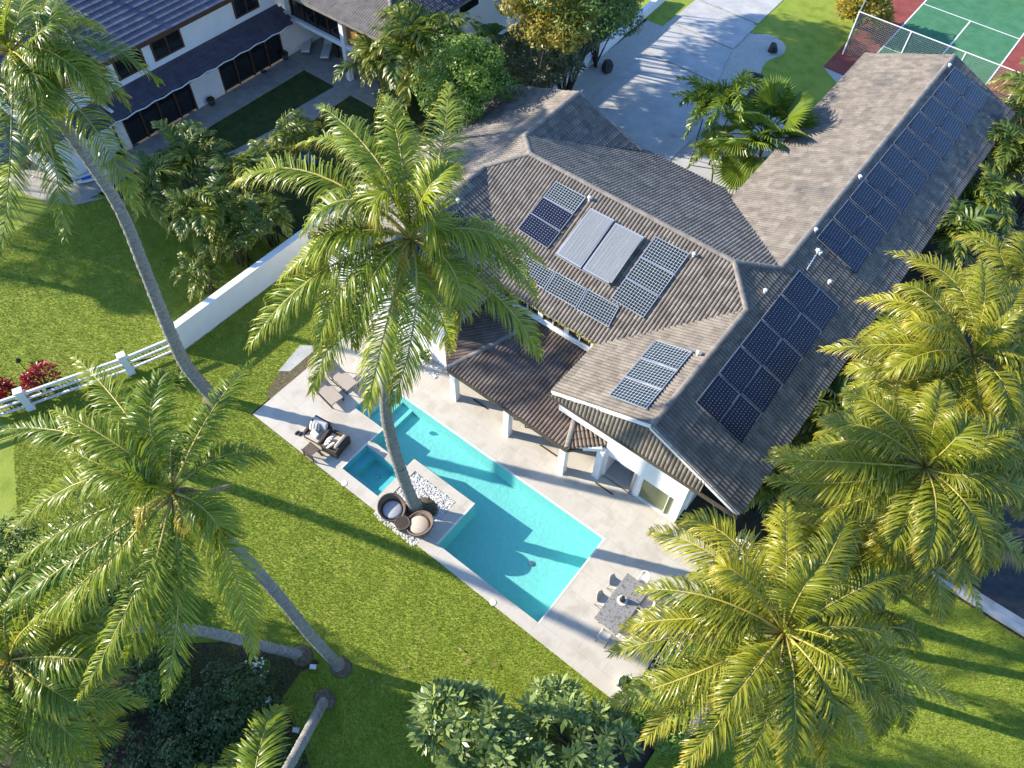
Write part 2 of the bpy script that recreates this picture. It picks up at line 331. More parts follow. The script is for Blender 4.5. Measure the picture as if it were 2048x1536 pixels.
# ------------------------------------------------------------------ setting: ground, lawns, deck, pool, drive
gr = MB()
for x0, y0, x1, y1 in ((-160, -60, -17.25, 190), (-4.72, -60, 120, 190), (-17.25, -60, -4.72, 8.9), (-17.25, 13.45, -4.72, 190)): gr.poly([(x0, y0, -.12), (x1, y0, -.12), (x1, y1, -.12), (x0, y1, -.12)])
tag(gr.build('ground', 'soil'), kind='structure')
LAWN_P = [(-27.6, 6.0), (-25.75, 8.6), (-25.75, 17.5), (-20.6, 17.5), (-20.6, 8.42), (-.9, 8.42), (-.9, 6.5), (0, -6), (-34, -6), (-29.5, 1.8)]
def flat(name, pts, z, m): return tag(MB().poly([(p[0], p[1], z) for p in pts]).build(name, m), kind='structure')
flat('lawn', LAWN_P, -.05, 'lawn')
flat('neighbour_lawn', [(-60, -6), (-34, -6), (-29.5, 1.8), (-27.6, 6.0), (-26.05, 8.6), (-26.05, 17), (-33, 17), (-37, 13.2), (-39.5, 12.2), (-60, 9)], -.055, 'lawn')
flat('side_lawn', [(1.2, 4), (16, 4), (16, 20.2), (1.2, 20.2)], -.05, 'lawn')
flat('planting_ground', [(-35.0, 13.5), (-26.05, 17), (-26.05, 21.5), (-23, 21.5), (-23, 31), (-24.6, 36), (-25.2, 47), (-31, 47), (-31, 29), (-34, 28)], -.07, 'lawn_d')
flat('courtyard_lawn', [(-38.15, 14.6), (-35.1, 17.5), (-35.1, 28.0), (-38.5, 28.0)], -.04, 'lawn_d')  # lawn in a darker colour that carries the courtyard shade
def smooth_poly(pts, n=5):
    out = []; m = len(pts)
    for i in range(m - 1):
        a, b, c, d = (np.array(pts[max(0, min(m - 1, k))], float) for k in (i - 1, i, i + 1, i + 2))
        for q in range(n):
            u = q / n; out.append(tuple(.5 * (2 * b + (c - a) * u + (2 * a - 5 * b + 4 * c - d) * u * u + (3 * b - a - 3 * c + d) * u ** 3)))
    return out + [tuple(pts[-1])]
flat('front_lawn', smooth_poly([(-18.67, 56.02), (-18.54, 52.41), (-18.19, 50.97), (-17.52, 51.38), (-16.9, 51.67), (-16.03, 51.46), (-15.43, 50.87), (-15.28, 49.91), (-15.65, 48.83), (-15.58, 47.84), (-15.17, 46.65), (-14.72, 45.39), (-14.01, 44.33), (-13.23, 43.85), (-12.06, 43.39), (-11.07, 43.13)]) + [(-9.0, 37), (-9.0, 48), (-12.5, 50.5), (-12.8, 70), (-19, 70)], -.04, 'lawn')
flat('verge_lawn', [(-27, 47.6), (-23.25, 47.6), (-23.4, 60), (-27, 60)], -.045, 'lawn')

deck = MB()
for r in ((-20.5, 8.45, -17.2, 13.4), (-17.2, 8.45, -15.42, 11.57), (-15.42, 8.45, -12.78, 9.0), (-13.3, 9.0, -12.9, 10.82), (-15.42, 10.48, -13.3, 10.82),
          (-13.33, 10.82, -12.9, 11.3), (-12.9, 10.88, -10.55, 11.3), (-10.55, 8.4, -9.9, 11.3), (-9.9, 8.4, -4.77, 8.95), (-4.77, 8.4, -.55, 15.86), (-20.5, 13.4, -4.77, 19.2)):
    deck.box(r[0], r[1], -.35, r[2], r[3], 0)
tag(deck.build('pool_deck', 'deck'), kind='structure')
# faint joints between the limestone slabs: recessed dark grout lines are thin real strips
POOL = [(-15.42, 10.82), (-13.33, 10.82), (-13.33, 11.3), (-9.9, 11.3), (-9.9, 8.95), (-4.77, 8.95), (-4.77, 13.4), (-17.2, 13.4), (-17.2, 11.57), (-15.42, 11.57)]
def floor_z(x): return -(.92 + max(0, x + 15.42) / 10.65 * .36)
sh = MB()
PIN = [(-15.41, 10.83), (-13.34, 10.83), (-13.34, 11.31), (-9.89, 11.31), (-9.89, 8.96), (-4.78, 8.96), (-4.78, 13.39), (-17.19, 13.39), (-17.19, 11.58), (-15.41, 11.58)]
for a, b in zip(PIN, PIN[1:] + PIN[:1]):
    sh.poly([(a[0], a[1], -.02), (b[0], b[1], -.02), (b[0], b[1], -1.5), (a[0], a[1], -1.5)])
def frect(x0, y0, x1, y1): sh.poly([(x0, y0, floor_z(x0)), (x1, y0, floor_z(x1)), (x1, y1, floor_z(x1)), (x0, y1, floor_z(x0))])
frect(-15.42, 10.82, -13.33, 13.4); frect(-13.33, 11.3, -9.9, 13.4); frect(-9.9, 8.95, -4.77, 13.4)
for i, (x0, x1, z) in enumerate(((-17.2, -16.6, -.3), (-16.6, -16.0, -.5), (-16.0, -15.42, -.7))): sh.box(x0, 11.57, -1.2, x1, 13.4, z)
tag(sh.build('pool_shell', 'pool'), kind='structure')
sp = MB()
for a, b in (((-15.41, 9.01), (-13.31, 9.01)), ((-13.31, 9.01), (-13.31, 10.47)), ((-13.31, 10.47), (-15.41, 10.47)), ((-15.41, 10.47), (-15.41, 9.01))):
    sp.poly([(a[0], a[1], -.02), (b[0], b[1], -.02), (b[0], b[1], -.95), (a[0], a[1], -.95)])
sp.poly([(-15.42, 9.0, -.9), (-13.3, 9.0, -.9), (-13.3, 10.48, -.9), (-15.42, 10.48, -.9)])
sp.box(-15.42, 9.0, -.9, -15.0, 10.48, -.45); sp.box(-15.0, 9.0, -.9, -13.3, 9.3, -.45); sp.box(-13.72, 9.3, -.9, -13.3, 10.48, -.45)
tag(sp.build('spa_shell', 'spa'), kind='structure')
tag(MB().poly([(p[0], p[1], -.07) for p in POOL]).build('pool_water', 'water'), kind='structure')
tag(MB().poly([(-15.42, 9.0, -.06), (-13.3, 9.0, -.06), (-13.3, 10.48, -.06), (-15.42, 10.48, -.06)]).build('spa_water', 'water'), kind='structure')
# pale coping line on the far and end sides of the pool
cp = MB()
cp.box(-17.2, 13.394, -.06, -4.70, 13.47, .006); cp.box(-4.776, 8.95, -.06, -4.70, 13.394, .006); cp.box(-9.97, 8.95, -.06, -9.894, 11.3, .006); cp.box(-15.49, 9.0, -.06, -15.414, 11.57, .006)
tag(cp.build('pool_coping', 'coping'), kind='structure')

def scatter_stones(name, poly_fn, x0, x1, y0, y1, n, size, m, z=0.0, seed=1):
    rnd = np.random.RandomState(seed); P = np.stack([rnd.uniform(x0, x1, n), rnd.uniform(y0, y1, n)], 1); P = P[[poly_fn(*p) for p in P]]
    base = np.array([(1, 0, 0), (-1, 0, 0), (0, 1, 0), (0, -1, 0), (0, 0, .7), (0, 0, -.4)]); tri = np.array([(0, 2, 4), (2, 1, 4), (1, 3, 4), (3, 0, 4)])
    k = len(P); a = rnd.uniform(0, 6.28, k); s = size * rnd.uniform(.55, 1.3, k); el = rnd.uniform(.6, 1, k)
    B = base[None] * np.stack([s, s * el, s * .8], 1)[:, None, :]; B = B + rnd.uniform(-.25, .25, B.shape) * s[:, None, None]
    R = np.stack([np.cos(a)[:, None] * B[..., 0] - np.sin(a)[:, None] * B[..., 1], np.sin(a)[:, None] * B[..., 0] + np.cos(a)[:, None] * B[..., 1], B[..., 2]], -1)
    R[..., 0] += P[:, 0][:, None]; R[..., 1] += P[:, 1][:, None]; R[..., 2] += z + s[:, None] * .2
    F = (tri[None] + (np.arange(k) * 6)[:, None, None]).reshape(-1, 3)
    o = link(name, npmesh(name, R.reshape(-1, 3), F3=F, rnd=np.repeat(rnd.rand(k), 4)), m); return tag(o, kind='stuff')
flat('mulch_shade_bed', [(-14.21, 0.402), (-12.54, 1.86), (-11.12, 2.56), (-10.18, 2.68), (-10.49, 1.98), (-10.34, 0.863), (-8.91, 0.5), (-6.87, -0.49), (-11.38, -5.93), (-18, -2.99)], -.035, 'mulch_shade')  # dark sheet: brown dirt by the trunks, plus lawn shade put into colour
flat('planter_bed', [(-12.9, 8.2), (-10.5, 8.2), (-10.55, 10.88), (-12.9, 10.88)], -.06, 'gravel')
tag(scatter_stones('white_pebbles', lambda x, y: True, -12.87, -10.58, 8.25, 10.85, 2600, .055, 'stone', -.05, 3), 'white pebbles filling the planter around the leaning palm by the pool', 'pebbles')
flat('side_bed', [(-.55, 8.4), (1.2, 8.4), (1.2, 20), (-2.8, 20), (-2.8, 15.9), (-.55, 15.9)], -.06, 'soil')
tag(scatter_stones('white_border_pebbles', lambda x, y: True, -.5, .1, 8.5, 17.5, 700, .06, 'stone', -.05, 4), 'white pebble border along the right end of the deck', 'pebbles')
flat('lanai_bed', [(-18.2, 15.0), (-15.46, 15.0), (-15.46, 15.8), (-18.2, 15.8)], .004, 'gravel')
tag(scatter_stones('grey_pebbles', lambda x, y: True, -18.1, -15.5, 15.05, 15.78, 500, .05, 'stone', .01, 5), 'pebbles in the bed below the white wall by the lanai', 'pebbles')
flat('litter_bed', [(-20.86, 9.48), (-21.4, 10.87), (-21.04, 13.09), (-20.53, 12.92), (-20.43, 11.22), (-20.39, 9.51)], -.03, 'pebble_d')
flat('stepping_path', [(-21.78, 12.48), (-21.04, 13.09), (-21, 11.13), (-21.43, 10.78)], -.02, 'drive')

# driveway pads with grass joints, gravel and rocks
flat('drive_gravel_bed', [(-24.4, 31), (-9.1, 31), (-9.1, 52), (-16, 56), (-17, 66), (-24.6, 66)], -.05, 'dgravel')
for i, p in enumerate(([(-22.0, 32), (-22.4, 44.0), (-14.9, 44.0), (-15.3, 40.6), (-15.3, 32)], [(-22.45, 44.25), (-22.8, 48.1), (-18.1, 48.1), (-17.0, 44.25)],
                       [(-22.8, 48.4), (-23.0, 52.0), (-18.25, 52.0), (-18.1, 48.4)], [(-23.0, 52.3), (-23.1, 64), (-18.6, 64), (-18.3, 52.3)], [(-14.9, 32), (-14.9, 40.4), (-12.2, 39.4), (-10.8, 36.5), (-11, 32)])):
    flat('driveway_pad', p, -.015 + .0003 * i, 'drive')
def rock(loc, s, label, seed):
    b = bmesh.new(); bmesh.ops.create_icosphere(b, subdivisions=3, radius=1.0); rnd = random.Random(seed)
    ax = [Vector((rnd.uniform(-1, 1), rnd.uniform(-1, 1), rnd.uniform(-.6, 1))).normalized() for _ in range(9)]; dd = [rnd.uniform(.55, .9) for _ in range(9)]
    for v in b.verts:
        for a, d in zip(ax, dd):
            k = v.co.dot(a)
            if k > d: v.co -= a * (k - d)
        v.co *= 1 + rnd.uniform(-.03, .03)
    me = bpy.data.meshes.new('rock'); b.to_mesh(me); b.free()
    o = link('boulder', me, 'rock'); o.location = loc; o.scale = s; o.rotation_euler = (0, 0, rnd.uniform(0, 6)); tag(o, label, 'rock', 'boulders on the drive gravel')
rock(((-15.97, 49.94, 0)[0], (-15.97, 49.94, 0)[1], .15), (.55, .4, .38), 'dark boulder on the rounded gravel tip nearest the tennis court', 1)
rock(((-15.29, 46.25, 0)[0], (-15.29, 46.25, 0)[1], .15), (.6, .45, .4), 'dark boulder at the waist of the gravel beside the front lawn', 2)
rock(((-14.41, 44.27, 0)[0], (-14.41, 44.27, 0)[1], .2), (.6, .5, .55), 'pointed dark boulder on gravel nearest the fan palm', 3)
rock(((-23.34, 40.89, 0)[0], (-23.34, 40.89, 0)[1], .15), (.6, .4, .4), 'dark boulder on gravel beside the low white wall', 4)

# tennis court
flat('tennis_court', [(-12.5, 50.5), (6, 50.5), (6, 90), (-12.9, 90)], -.03, 'court_r')
tag(MB().poly([(-10.4, 56.6, -.024), (-3.3, 56.6, -.024), (-3.3, 80, -.024), (-10.4, 80, -.024)]).build('court_playing_area', 'court_g'), kind='structure')
tag(MB().poly([(-10.4, 53.9, -.022), (-3.3, 53.9, -.022), (-3.3, 56.6, -.022), (-10.4, 56.6, -.022)]).build('court_back_area', 'court_g'), kind='structure')
cl = MB()
for x0, y0, x1, y1 in ((-10.4, 53.7, -10.3, 78), (-3.4, 53.7, -3.3, 78), (-10.3, 53.7, -3.4, 53.8), (-10.3, 62.6, -3.4, 62.7), (-6.9, 53.9, -6.8, 62.6), (-10.3, 55.4, -3.4, 55.47)):
    cl.poly([(x0, y0, -.012), (x1, y0, -.012), (x1, y1, -.012), (x0, y1, -.012)])
tag(cl.build('court_lines', 'paint'), kind='structure')

# street corner at the right
flat('street', [(6.2, 20.95), (40, 20.95), (40, 60), (6.2, 60)], -.06, 'asphalt')
tag(MB().box(5.5, 20.35, -.1, 40, 20.6, .12).box(5.5, 20.62, -.1, 40, 20.95, .04).build('street_kerb', 'drive'), kind='structure')

# ------------------------------------------------------------------ roof tiles
TW, TE = .34, .34
def tile_profile(n=8):
    out = []
    for k in range(n + 1):
        x = k / n; h = .052 * abs(math.sin(2 * math.pi * x)) ** .8
        out.append((x * TW, h))
    return out
PROF = tile_profile()
def tile_mesh(name):
    b = MB(); vs = []; n = len(PROF)
    for x, h in PROF: vs.append((x, -.03, h + .035))
    for x, h in PROF: vs.append((x, TE, h + .008))
    for x, h in PROF: vs.append((x, -.03, h * .3 + .0))
    fs = [(k, k + 1, n + k + 1, n + k) for k in range(n - 1)] + [(k, 2 * n + k, 2 * n + k + 1, k + 1) for k in range(n - 1)]
    b.add(vs, fs); return b.mesh(name)
class Roof:
    def __init__(s, parent, name, m):
        s.parent = parent; s.m = m; s.sheet = MB(); s.tiles = []; s.planes = []; s.name = name; s.caps = []
    def plane(s, poly, u, back=.0):
        """convex polygon (world), u = direction along the eave"""
        P = [Vector(p) for p in poly]; n = Vector((0, 0, 0))
        for i in range(len(P)): n += (P[i] - P[0]).cross(P[(i + 1) % len(P)] - P[0])
        n.normalize()
        if n.z < 0: n = -n; P = P[::-1]
        u = Vector(u); u = (u - n * u.dot(n)).normalized(); v = n.cross(u)
        if v.z < 0: u, v = -u, -v
        o = min(P, key=lambda p: p.dot(v)); us = [(p - o).dot(u) for p in P]; vs = [(p - o).dot(v) for p in P]
        s.sheet.slab([p - n * .02 for p in P], .06)
        rnd = random.Random(len(s.planes) + 7); todo = []
        for i in range(int(math.floor(min(us) / TW)) - 1, int(math.ceil(max(us) / TW)) + 1):
            for j in range(int(math.floor(min(vs) / TE)) - 1, int(math.ceil(max(vs) / TE)) + 1):
                org = o + u * (i * TW) + v * (j * TE + .03)
                cs = [org, org + u * TW, org + u * TW + v * TE, org + v * TE]
                ins = [all((P[(k + 1) % len(P)] - P[k]).cross(c - P[k]).dot(n) > -.001 for k in range(len(P))) for c in cs]
                cen = org + u * TW / 2 + v * TE / 2
                near = all((P[(k + 1) % len(P)] - P[k]).normalized().cross(cen - P[k]).dot(n) > -.26 for k in range(len(P)))
                if near: todo.append((org, u, v, n, all(ins), rnd.random()))
        s.planes.append((P, n, todo))
    def finish(s, limit):
        full = sorted([(t[0].xy.length_squared + (t[0].z - 30) ** 2, pi, k) for pi, (P, n, td) in enumerate(s.planes) for k, t in enumerate(td) if t[4]])
        single = set((pi, k) for _, pi, k in full[:limit])
        roof = s.sheet.build('roof', 'under', s.parent)
        tm = tile_mesh('tile'); tm.materials.append(MT[s.m]); proto = [tuple(v.co) for v in tm.vertices]; pf = [tuple(p.vertices) for p in tm.polygons]
        rest = MB()
        for pi, (P, n, td) in enumerate(s.planes):
            b = MB()
            for k, (org, u, v, nn, ins, r) in enumerate(td):
                M = Matrix(((u.x, v.x, nn.x, org.x), (u.y, v.y, nn.y, org.y), (u.z, v.z, nn.z, org.z), (0, 0, 0, 1)))
                if (pi, k) in single:
                    t = bpy.data.objects.new('tile', tm); COL.objects.link(t); t.parent = roof
                    t.matrix_basis = roof.matrix_parent_inverse @ Matrix.Identity(4) @ Matrix.Identity(4) if False else M
                else:
                    b.add([tuple(M @ Vector(q)) for q in proto], pf, r)
            me = b.mesh('t'); bm = bmesh.new(); bm.from_mesh(me); lay = bm.faces.layers.float.get('rnd')
            for k in range(len(P)):
                e = P[(k + 1) % len(P)] - P[k]; out = e.cross(n).normalized()
                bmesh.ops.bisect_plane(bm, geom=bm.verts[:] + bm.edges[:] + bm.faces[:], plane_co=P[k] + out * .06, plane_no=out, clear_outer=True)
            bm.verts.ensure_lookup_table(); bm.verts.index_update(); o = len(rest.v); rest.v.extend(tuple(v.co) for v in bm.verts)
            for f in bm.faces: rest.f.append(tuple(v.index + o for v in f.verts)); rest.r.append(f[lay] if lay else .5); rest.a.append(0)
            bm.free(); bpy.data.meshes.remove(me)
        q = rest.build('roof_tiles', s.m, roof); q['kind'] = 'stuff'
        cm = MB(); vs = []
        for y in (0, .36):
            for k in range(7):
                a = math.pi * k / 6; vs.append((.13 * math.cos(a) * (1.0 if y == 0 else .92), y, .10 * math.sin(a) * (1.0 if y == 0 else .92)))
        cm.add(vs, [(k, k + 1, 8 + k, 7 + k) for k in range(6)] + [(0, 6, 5, 4, 3, 2, 1)]); cme = cm.mesh('ridge_cap'); cme.materials.append(MT['cap'])
        for (a, b_, lift) in s.caps:
            a, b_ = Vector(a), Vector(b_); d = b_ - a; L = d.length; t = d.normalized(); sd = t.cross(Vector((0, 0, 1))).normalized(); up = sd.cross(t); k = max(1, int(L / .34))
            for i in range(k):
                org = a + t * (L * i / k) + up * (lift + (i % 2) * .004); f = L / k / .34
                c = bpy.data.objects.new('ridge_cap', cme); COL.objects.link(c); c.parent = roof
                c.matrix_basis = Matrix(((sd.x, t.x * f, up.x, org.x), (sd.y, t.y * f, up.y, org.y), (sd.z, t.z * f, up.z, org.z), (0, 0, 0, 1)))
        return roof

# ------------------------------------------------------------------ main house
house = thing('main_house', 'white single storey house with grey tiled roofs and solar panels beside the turquoise pool', 'house', (0, 0, 0))
R = Roof(house, 'roof', 'tile')
V1, V2, W1, W2 = (-4.95, 22.58, 5.97), (-4.95, 25.57, 5.97), (-18.6, 22.58, 5.97), (-18.6, 25.57, 5.97)
RE, RWs = (-6.45, 24, 6.6), (-17.1, 24, 6.6)
X, Yd = (1, 0, 0), (0, 1, 0)
R.plane([(-4.95, 15.55, 5.97), (-.83, 15.55, 4.15), (-.76, 46.2, 4.15), (-4.95, 46.05, 5.97)], Yd)                 # right slope
R.plane([RE, V1, V2], Yd)
R.plane([(-4.95, 15.55, 5.97), V1, (-9.3, 18.48, 4.15), (-9.3, 15.55, 4.15)], Yd)                                   # left slope, pool end
R.plane([V2, (-4.95, 46.05, 5.97), (-9.45, 46.35, 4.1), (-9.3, 30.15, 4.15)], Yd)                                   # left slope, street end
R.plane([RWs, RE, V1, (-9.18, 18.6, 4.2), (-14.4, 18.6, 4.2), W1], X)                                               # middle, pool side
R.plane([RWs, RE, V2, (-10.1, 31, 3.8), (-14.6, 31, 3.8), W2], X)                                                   # middle, drive side
R.plane([(-18.6, 15.6, 5.97), (-18.6, 30.05, 5.97), (-23.4, 30.55, 4.0), (-23.4, 15.6, 4.0)], Yd)                   # far wing, outer slope
R.plane([RWs, W1, W2], Yd)
R.plane([(-18.6, 15.6, 5.97), W1, (-14.4, 18.6, 4.2), (-14.4, 15.6, 4.2)], Yd)
R.plane([W2, (-18.6, 30.05, 5.97), (-14.75, 30.5, 4.1)], Yd)
# tile hung pent below the gable over the poolside wall
R.plane([(-9.05, 15.40, 4.16), (-2.45, 15.40, 4.16), (-2.45, 15.56, 4.82), (-4.95, 15.66, 5.82)], X)
R.caps += [((-4.95, 15.5, 5.99), (-4.95, 22.58, 5.99), 0), ((-4.95, 25.6, 5.99), (-4.95, 46.05, 5.99), 0), (RE, V1, .02), (RE, V2, .02), (RWs, RE, .03), (RWs, W1, .02), (RWs, W2, .02),
           ((-18.6, 15.6, 5.99), (-18.6, 22.58, 5.99), 0), ((-18.6, 25.57, 5.99), (-18.6, 30.05, 5.99), 0), ((-4.95, 15.52, 5.94), (-.85, 15.52, 4.12), 0), ((-18.6, 30.05, 5.97), (-14.75, 30.5, 4.1), 0)]
roof = R.finish(200)
L_ = thing('x', 'x', 'x') if False else None
R2 = Roof(house, 'lanai_roof', 'tile2')
ZE, ZT = 2.25, 2.9
R2.plane([(-14.25, 14.75, ZE), (-7.85, 14.75, ZE), (-9.57, 18.9, ZT), (-12.53, 18.9, ZT)], X)
R2.plane([(-15.35, 15.85, ZE), (-14.25, 14.75, ZE), (-12.53, 18.9, ZT), (-15.35, 18.9, 2.59)], (-1, 1, 0))
R2.plane([(-7.85, 14.75, ZE), (-6.75, 15.85, ZE), (-6.75, 18.9, 2.59), (-9.57, 18.9, ZT)], (1, 1, 0))
R2.caps += [((-7.85, 14.75, ZE), (-9.57, 18.9, ZT), .02), ((-14.25, 14.75, ZE), (-12.53, 18.9, ZT), .02)]
lroof = R2.finish(90); lroof.name = 'lanai_roof'

# fascias, gutters, soffits
def fascia(p, q, t=.05, h=.2, drop=.16): MB().beam((p[0], p[1], p[2] - drop), (q[0], q[1], q[2] - drop), t, h).build('fascia', 'fascia', house)
for p, q in (((-9.34, 15.34, 4.16), (-.8, 15.34, 4.16)), ((-.78, 15.5, 4.15), (-.70, 46.2, 4.15)), ((-9.36, 30.2, 4.13), (-9.5, 46.3, 4.1)), ((-9.36, 15.4, 4.15), (-9.36, 18.5, 4.15)),
             ((-10.1, 31.05, 3.8), (-14.6, 31.05, 3.8)), ((-23.45, 15.6, 4.0), (-23.45, 30.5, 4.0)), ((-14.25, 14.7, ZE), (-7.85, 14.7, ZE)), ((-7.82, 14.72, ZE), (-6.72, 15.82, ZE)), ((-15.38, 15.82, ZE), (-14.28, 14.72, ZE)),
             ((-23.4, 15.5, 4.0), (-14.4, 15.5, 4.0))): fascia(p, q)
for a_, b_, w_, h_ in (((-9.3, 15.47, 4.10), (-4.95, 15.47, 5.92), .06, .16), ((-4.95, 15.46, 5.88), (-.85, 15.46, 4.06), .06, .26), ((-9.45, 46.4, 4.0), (-4.95, 46.15, 5.85), .06, .2), ((-4.95, 46.15, 5.85), (-.8, 46.3, 4.0), .06, .2), ((-18.6, 30.2, 5.82), (-14.8, 30.6, 4.0), .06, .2), ((-18.6, 30.15, 5.82), (-23.4, 30.65, 3.9), .06, .2)):
    MB().beam(a_, b_, w_, h_).build('barge_board', 'white_paint', house)
# walls, with the open slider and the tall window cut into the poolside wall
wl = MB()
y0, y1 = 15.84, 16.0; X0, XA, XB, XC, XD, X1 = -6.62, -6.45, -5.04, -4.79, -3.18, -2.87; ZD = 1.74
wl.box(X0, y0, 0, XA, y1, ZD); wl.box(XB, y0, 0, XC, y1, ZD); wl.box(XD, y0, 0, X1, y1, ZD)
wl.box(X0, y0, ZD, X1, y1, 4.15)
wl.box(-9.1, y0, 2.62, X0, y1, 4.12)
wl.box(X1 - .16, y1, 0, X1, 45.8, 4.2); wl.box(X0, y1, 0, X0 + .16, 18.95, 2.62); wl.box(-9.1, 31.2, 0, -8.9, 45.8, 4.1)
wl.box(-9.1, 45.6, 0, X1, 45.8, 4.1)
wl.add([(-9.1, 15.86, 4.1), (-1.2, 15.86, 4.1), (-4.95, 15.86, 5.8), (-9.1, 15.98, 4.1), (-1.2, 15.98, 4.1), (-4.95, 15.98, 5.8)], [(0, 1, 2), (5, 4, 3), (0, 3, 4, 1), (1, 4, 5, 2), (2, 5, 3, 0)])
wl.add([(-9.1, 45.78, 4.08), (-1.2, 45.78, 4.08), (-4.95, 45.78, 5.8), (-9.1, 45.62, 4.08), (-1.2, 45.62, 4.08), (-4.95, 45.62, 5.8)], [(2, 1, 0), (3, 4, 5), (1, 4, 3, 0), (2, 5, 4, 1), (0, 3, 5, 2)])
wl.box(X1, 45.6, 0, X1 + .02, 45.7, 1)
# far wing
wl.box(-22.8, 15.86, 0, -15.43, 16.02, 3.95); wl.box(-15.59, 16.02, 0, -15.43, 18.9, 4.0); wl.box(-22.8, 16.02, 0, -22.64, 30, 3.95); wl.box(-22.64, 29.85, 0, -15.2, 30, 4.0)
wl.add([(-23.0, 15.88, 3.95), (-14.6, 15.88, 3.95), (-18.6, 15.88, 5.8), (-23.0, 16.0, 3.95), (-14.6, 16.0, 3.95), (-18.6, 16.0, 5.8)], [(0, 1, 2), (5, 4, 3), (0, 3, 4, 1), (1, 4, 5, 2), (2, 5, 3, 0)])
wl.add([(-23.0, 29.98, 3.95), (-14.9, 29.98, 3.95), (-18.6, 29.98, 5.8), (-23.0, 29.87, 3.95), (-14.9, 29.87, 3.95), (-18.6, 29.87, 5.8)], [(2, 1, 0), (3, 4, 5), (1, 4, 3, 0), (2, 5, 4, 1), (0, 3, 5, 2)])
# clerestory of the middle part and its drive side
wl.box(-15.43, 18.95, 2.55, X0, 19.1, 3.12); wl.box(-15.43, 18.95, 3.62, X0, 19.1, 4.25)
for k in range(7): wl.box(-15.43 + k * 1.42, 18.95, 3.12, -15.43 + k * 1.42 + .26, 19.1, 3.62)
wl.box(-15.43, 18.95, 0, -14.6, 19.1, 2.55); wl.box(-7.2, 18.95, 0, X0, 19.1, 2.55); wl.box(-15.2, 30.3, 0, -9.1, 30.45, 3.9)
wl.build('wall', 'white', house, fix=True)
fl = MB().box(-6.45, 16.0, 0.002, -2.9, 22, .01); fl.build('interior_floor', 'drive', house)
for k in range(6):
    x = -15.17 + k * 1.42; w = MB(); w.box(x, 19.0, 3.12, x + 1.16, 19.03, 3.62); wo = w.build('window', 'glass_d', house)
    f = MB(); f.box(x, 18.93, 3.10, x + 1.16, 18.99, 3.17); f.box(x, 18.93, 3.57, x + 1.16, 18.99, 3.62); f.box(x + .55, 18.93, 3.17, x + .61, 18.99, 3.57); f.build('window_frame', 'white_paint', wo)
MB().box(-15.4, 18.84, 2.98, -6.7, 18.95, 3.05).build('window_sill', 'white_paint', house)
w = MB().box(-14.55, 19.0, .05, -7.25, 19.03, 2.5).build('glazed_wall', 'glass_d', house)
f = MB()
for k in range(6): f.box(-14.6 + k * 1.46, 18.96, 0, -14.6 + k * 1.46 + .09, 19.0, 2.5)
f.build('door_frame', 'white_paint', w)
# tall fixed window and open slider on the poolside wall
w = MB().box(XC + .07, 15.95, .06, XD - .07, 15.97, ZD - .07).build('window', 'glass_o', house)
f = MB(); f.box(XC, 15.86, 0, XC + .07, 15.99, ZD); f.box(XD - .07, 15.86, 0, XD, 15.99, ZD); f.box(XC + .07, 15.86, ZD - .07, XD - .07, 15.99, ZD); f.box(XC + .07, 15.86, 0, XD - .07, 15.99, .06); f.box(XC + 1.28, 15.88, .06, XC + 1.31, 15.94, ZD - .07)
f.build('window_frame', 'white_paint', w)
d = MB(); d.box(XB - .1, 15.76, 0, XB, 15.84, ZD); d.box(XA, 15.80, .0, XB - .1, 15.84, .02); d.build('sliding_door', 'steel', house)
# side window of the poolside wing
f = MB(); f.box(X1, 16.6, .35, X1 + .05, 18.1, 1.9); wo = f.build('window', 'glass_d', house)
f = MB(); f.box(X1, 16.5, .28, X1 + .09, 16.6, 1.97); f.box(X1, 18.1, .28, X1 + .09, 18.2, 1.97); f.box(X1, 16.6, 1.9, X1 + .09, 18.1, 1.97); f.box(X1, 16.6, .28, X1 + .09, 18.1, .35)
for k in range(3): f.box(X1 + .05, 16.95 + k * .38, .35, X1 + .075, 16.99 + k * .38, 1.9)
f.build('window_frame', 'white_paint', wo)
f = MB(); f.box(-16.95, 15.80, 1.55, -16.2, 15.87, 2.45); wo = f.build('window', 'glass_d', house); g = MB(); g.box(-17.03, 15.79, 1.47, -16.95, 15.87, 2.53); g.box(-16.2, 15.79, 1.47, -16.12, 15.87, 2.53); g.box(-16.95, 15.79, 1.47, -16.2, 15.87, 1.55); g.box(-16.95, 15.79, 2.45, -16.2, 15.87, 2.53); g.build('window_frame', 'white_paint', wo)
# lanai columns
for x, y in ((-14.06, 14.9), (-11.02, 14.9), (-8.02, 14.9), (-6.70, 15.68)):
    c = MB(); c.box(x - .15, y - .15, 0, x + .15, y + .15, ZE - .12); c.box(x - .18, y - .18, 0, x + .18, y + .18, .12); c.build('column', 'white_paint', house)
wl2 = MB(); wl2.beam((-14.2, 14.9, ZE - .1), (-7.9, 14.9, ZE - .1), .2, .22); wl2.beam((-7.9, 14.9, ZE - .1), (-6.75, 15.7, ZE - .1), .2, .22); wl2.build('lanai_beam', 'white_paint', house)
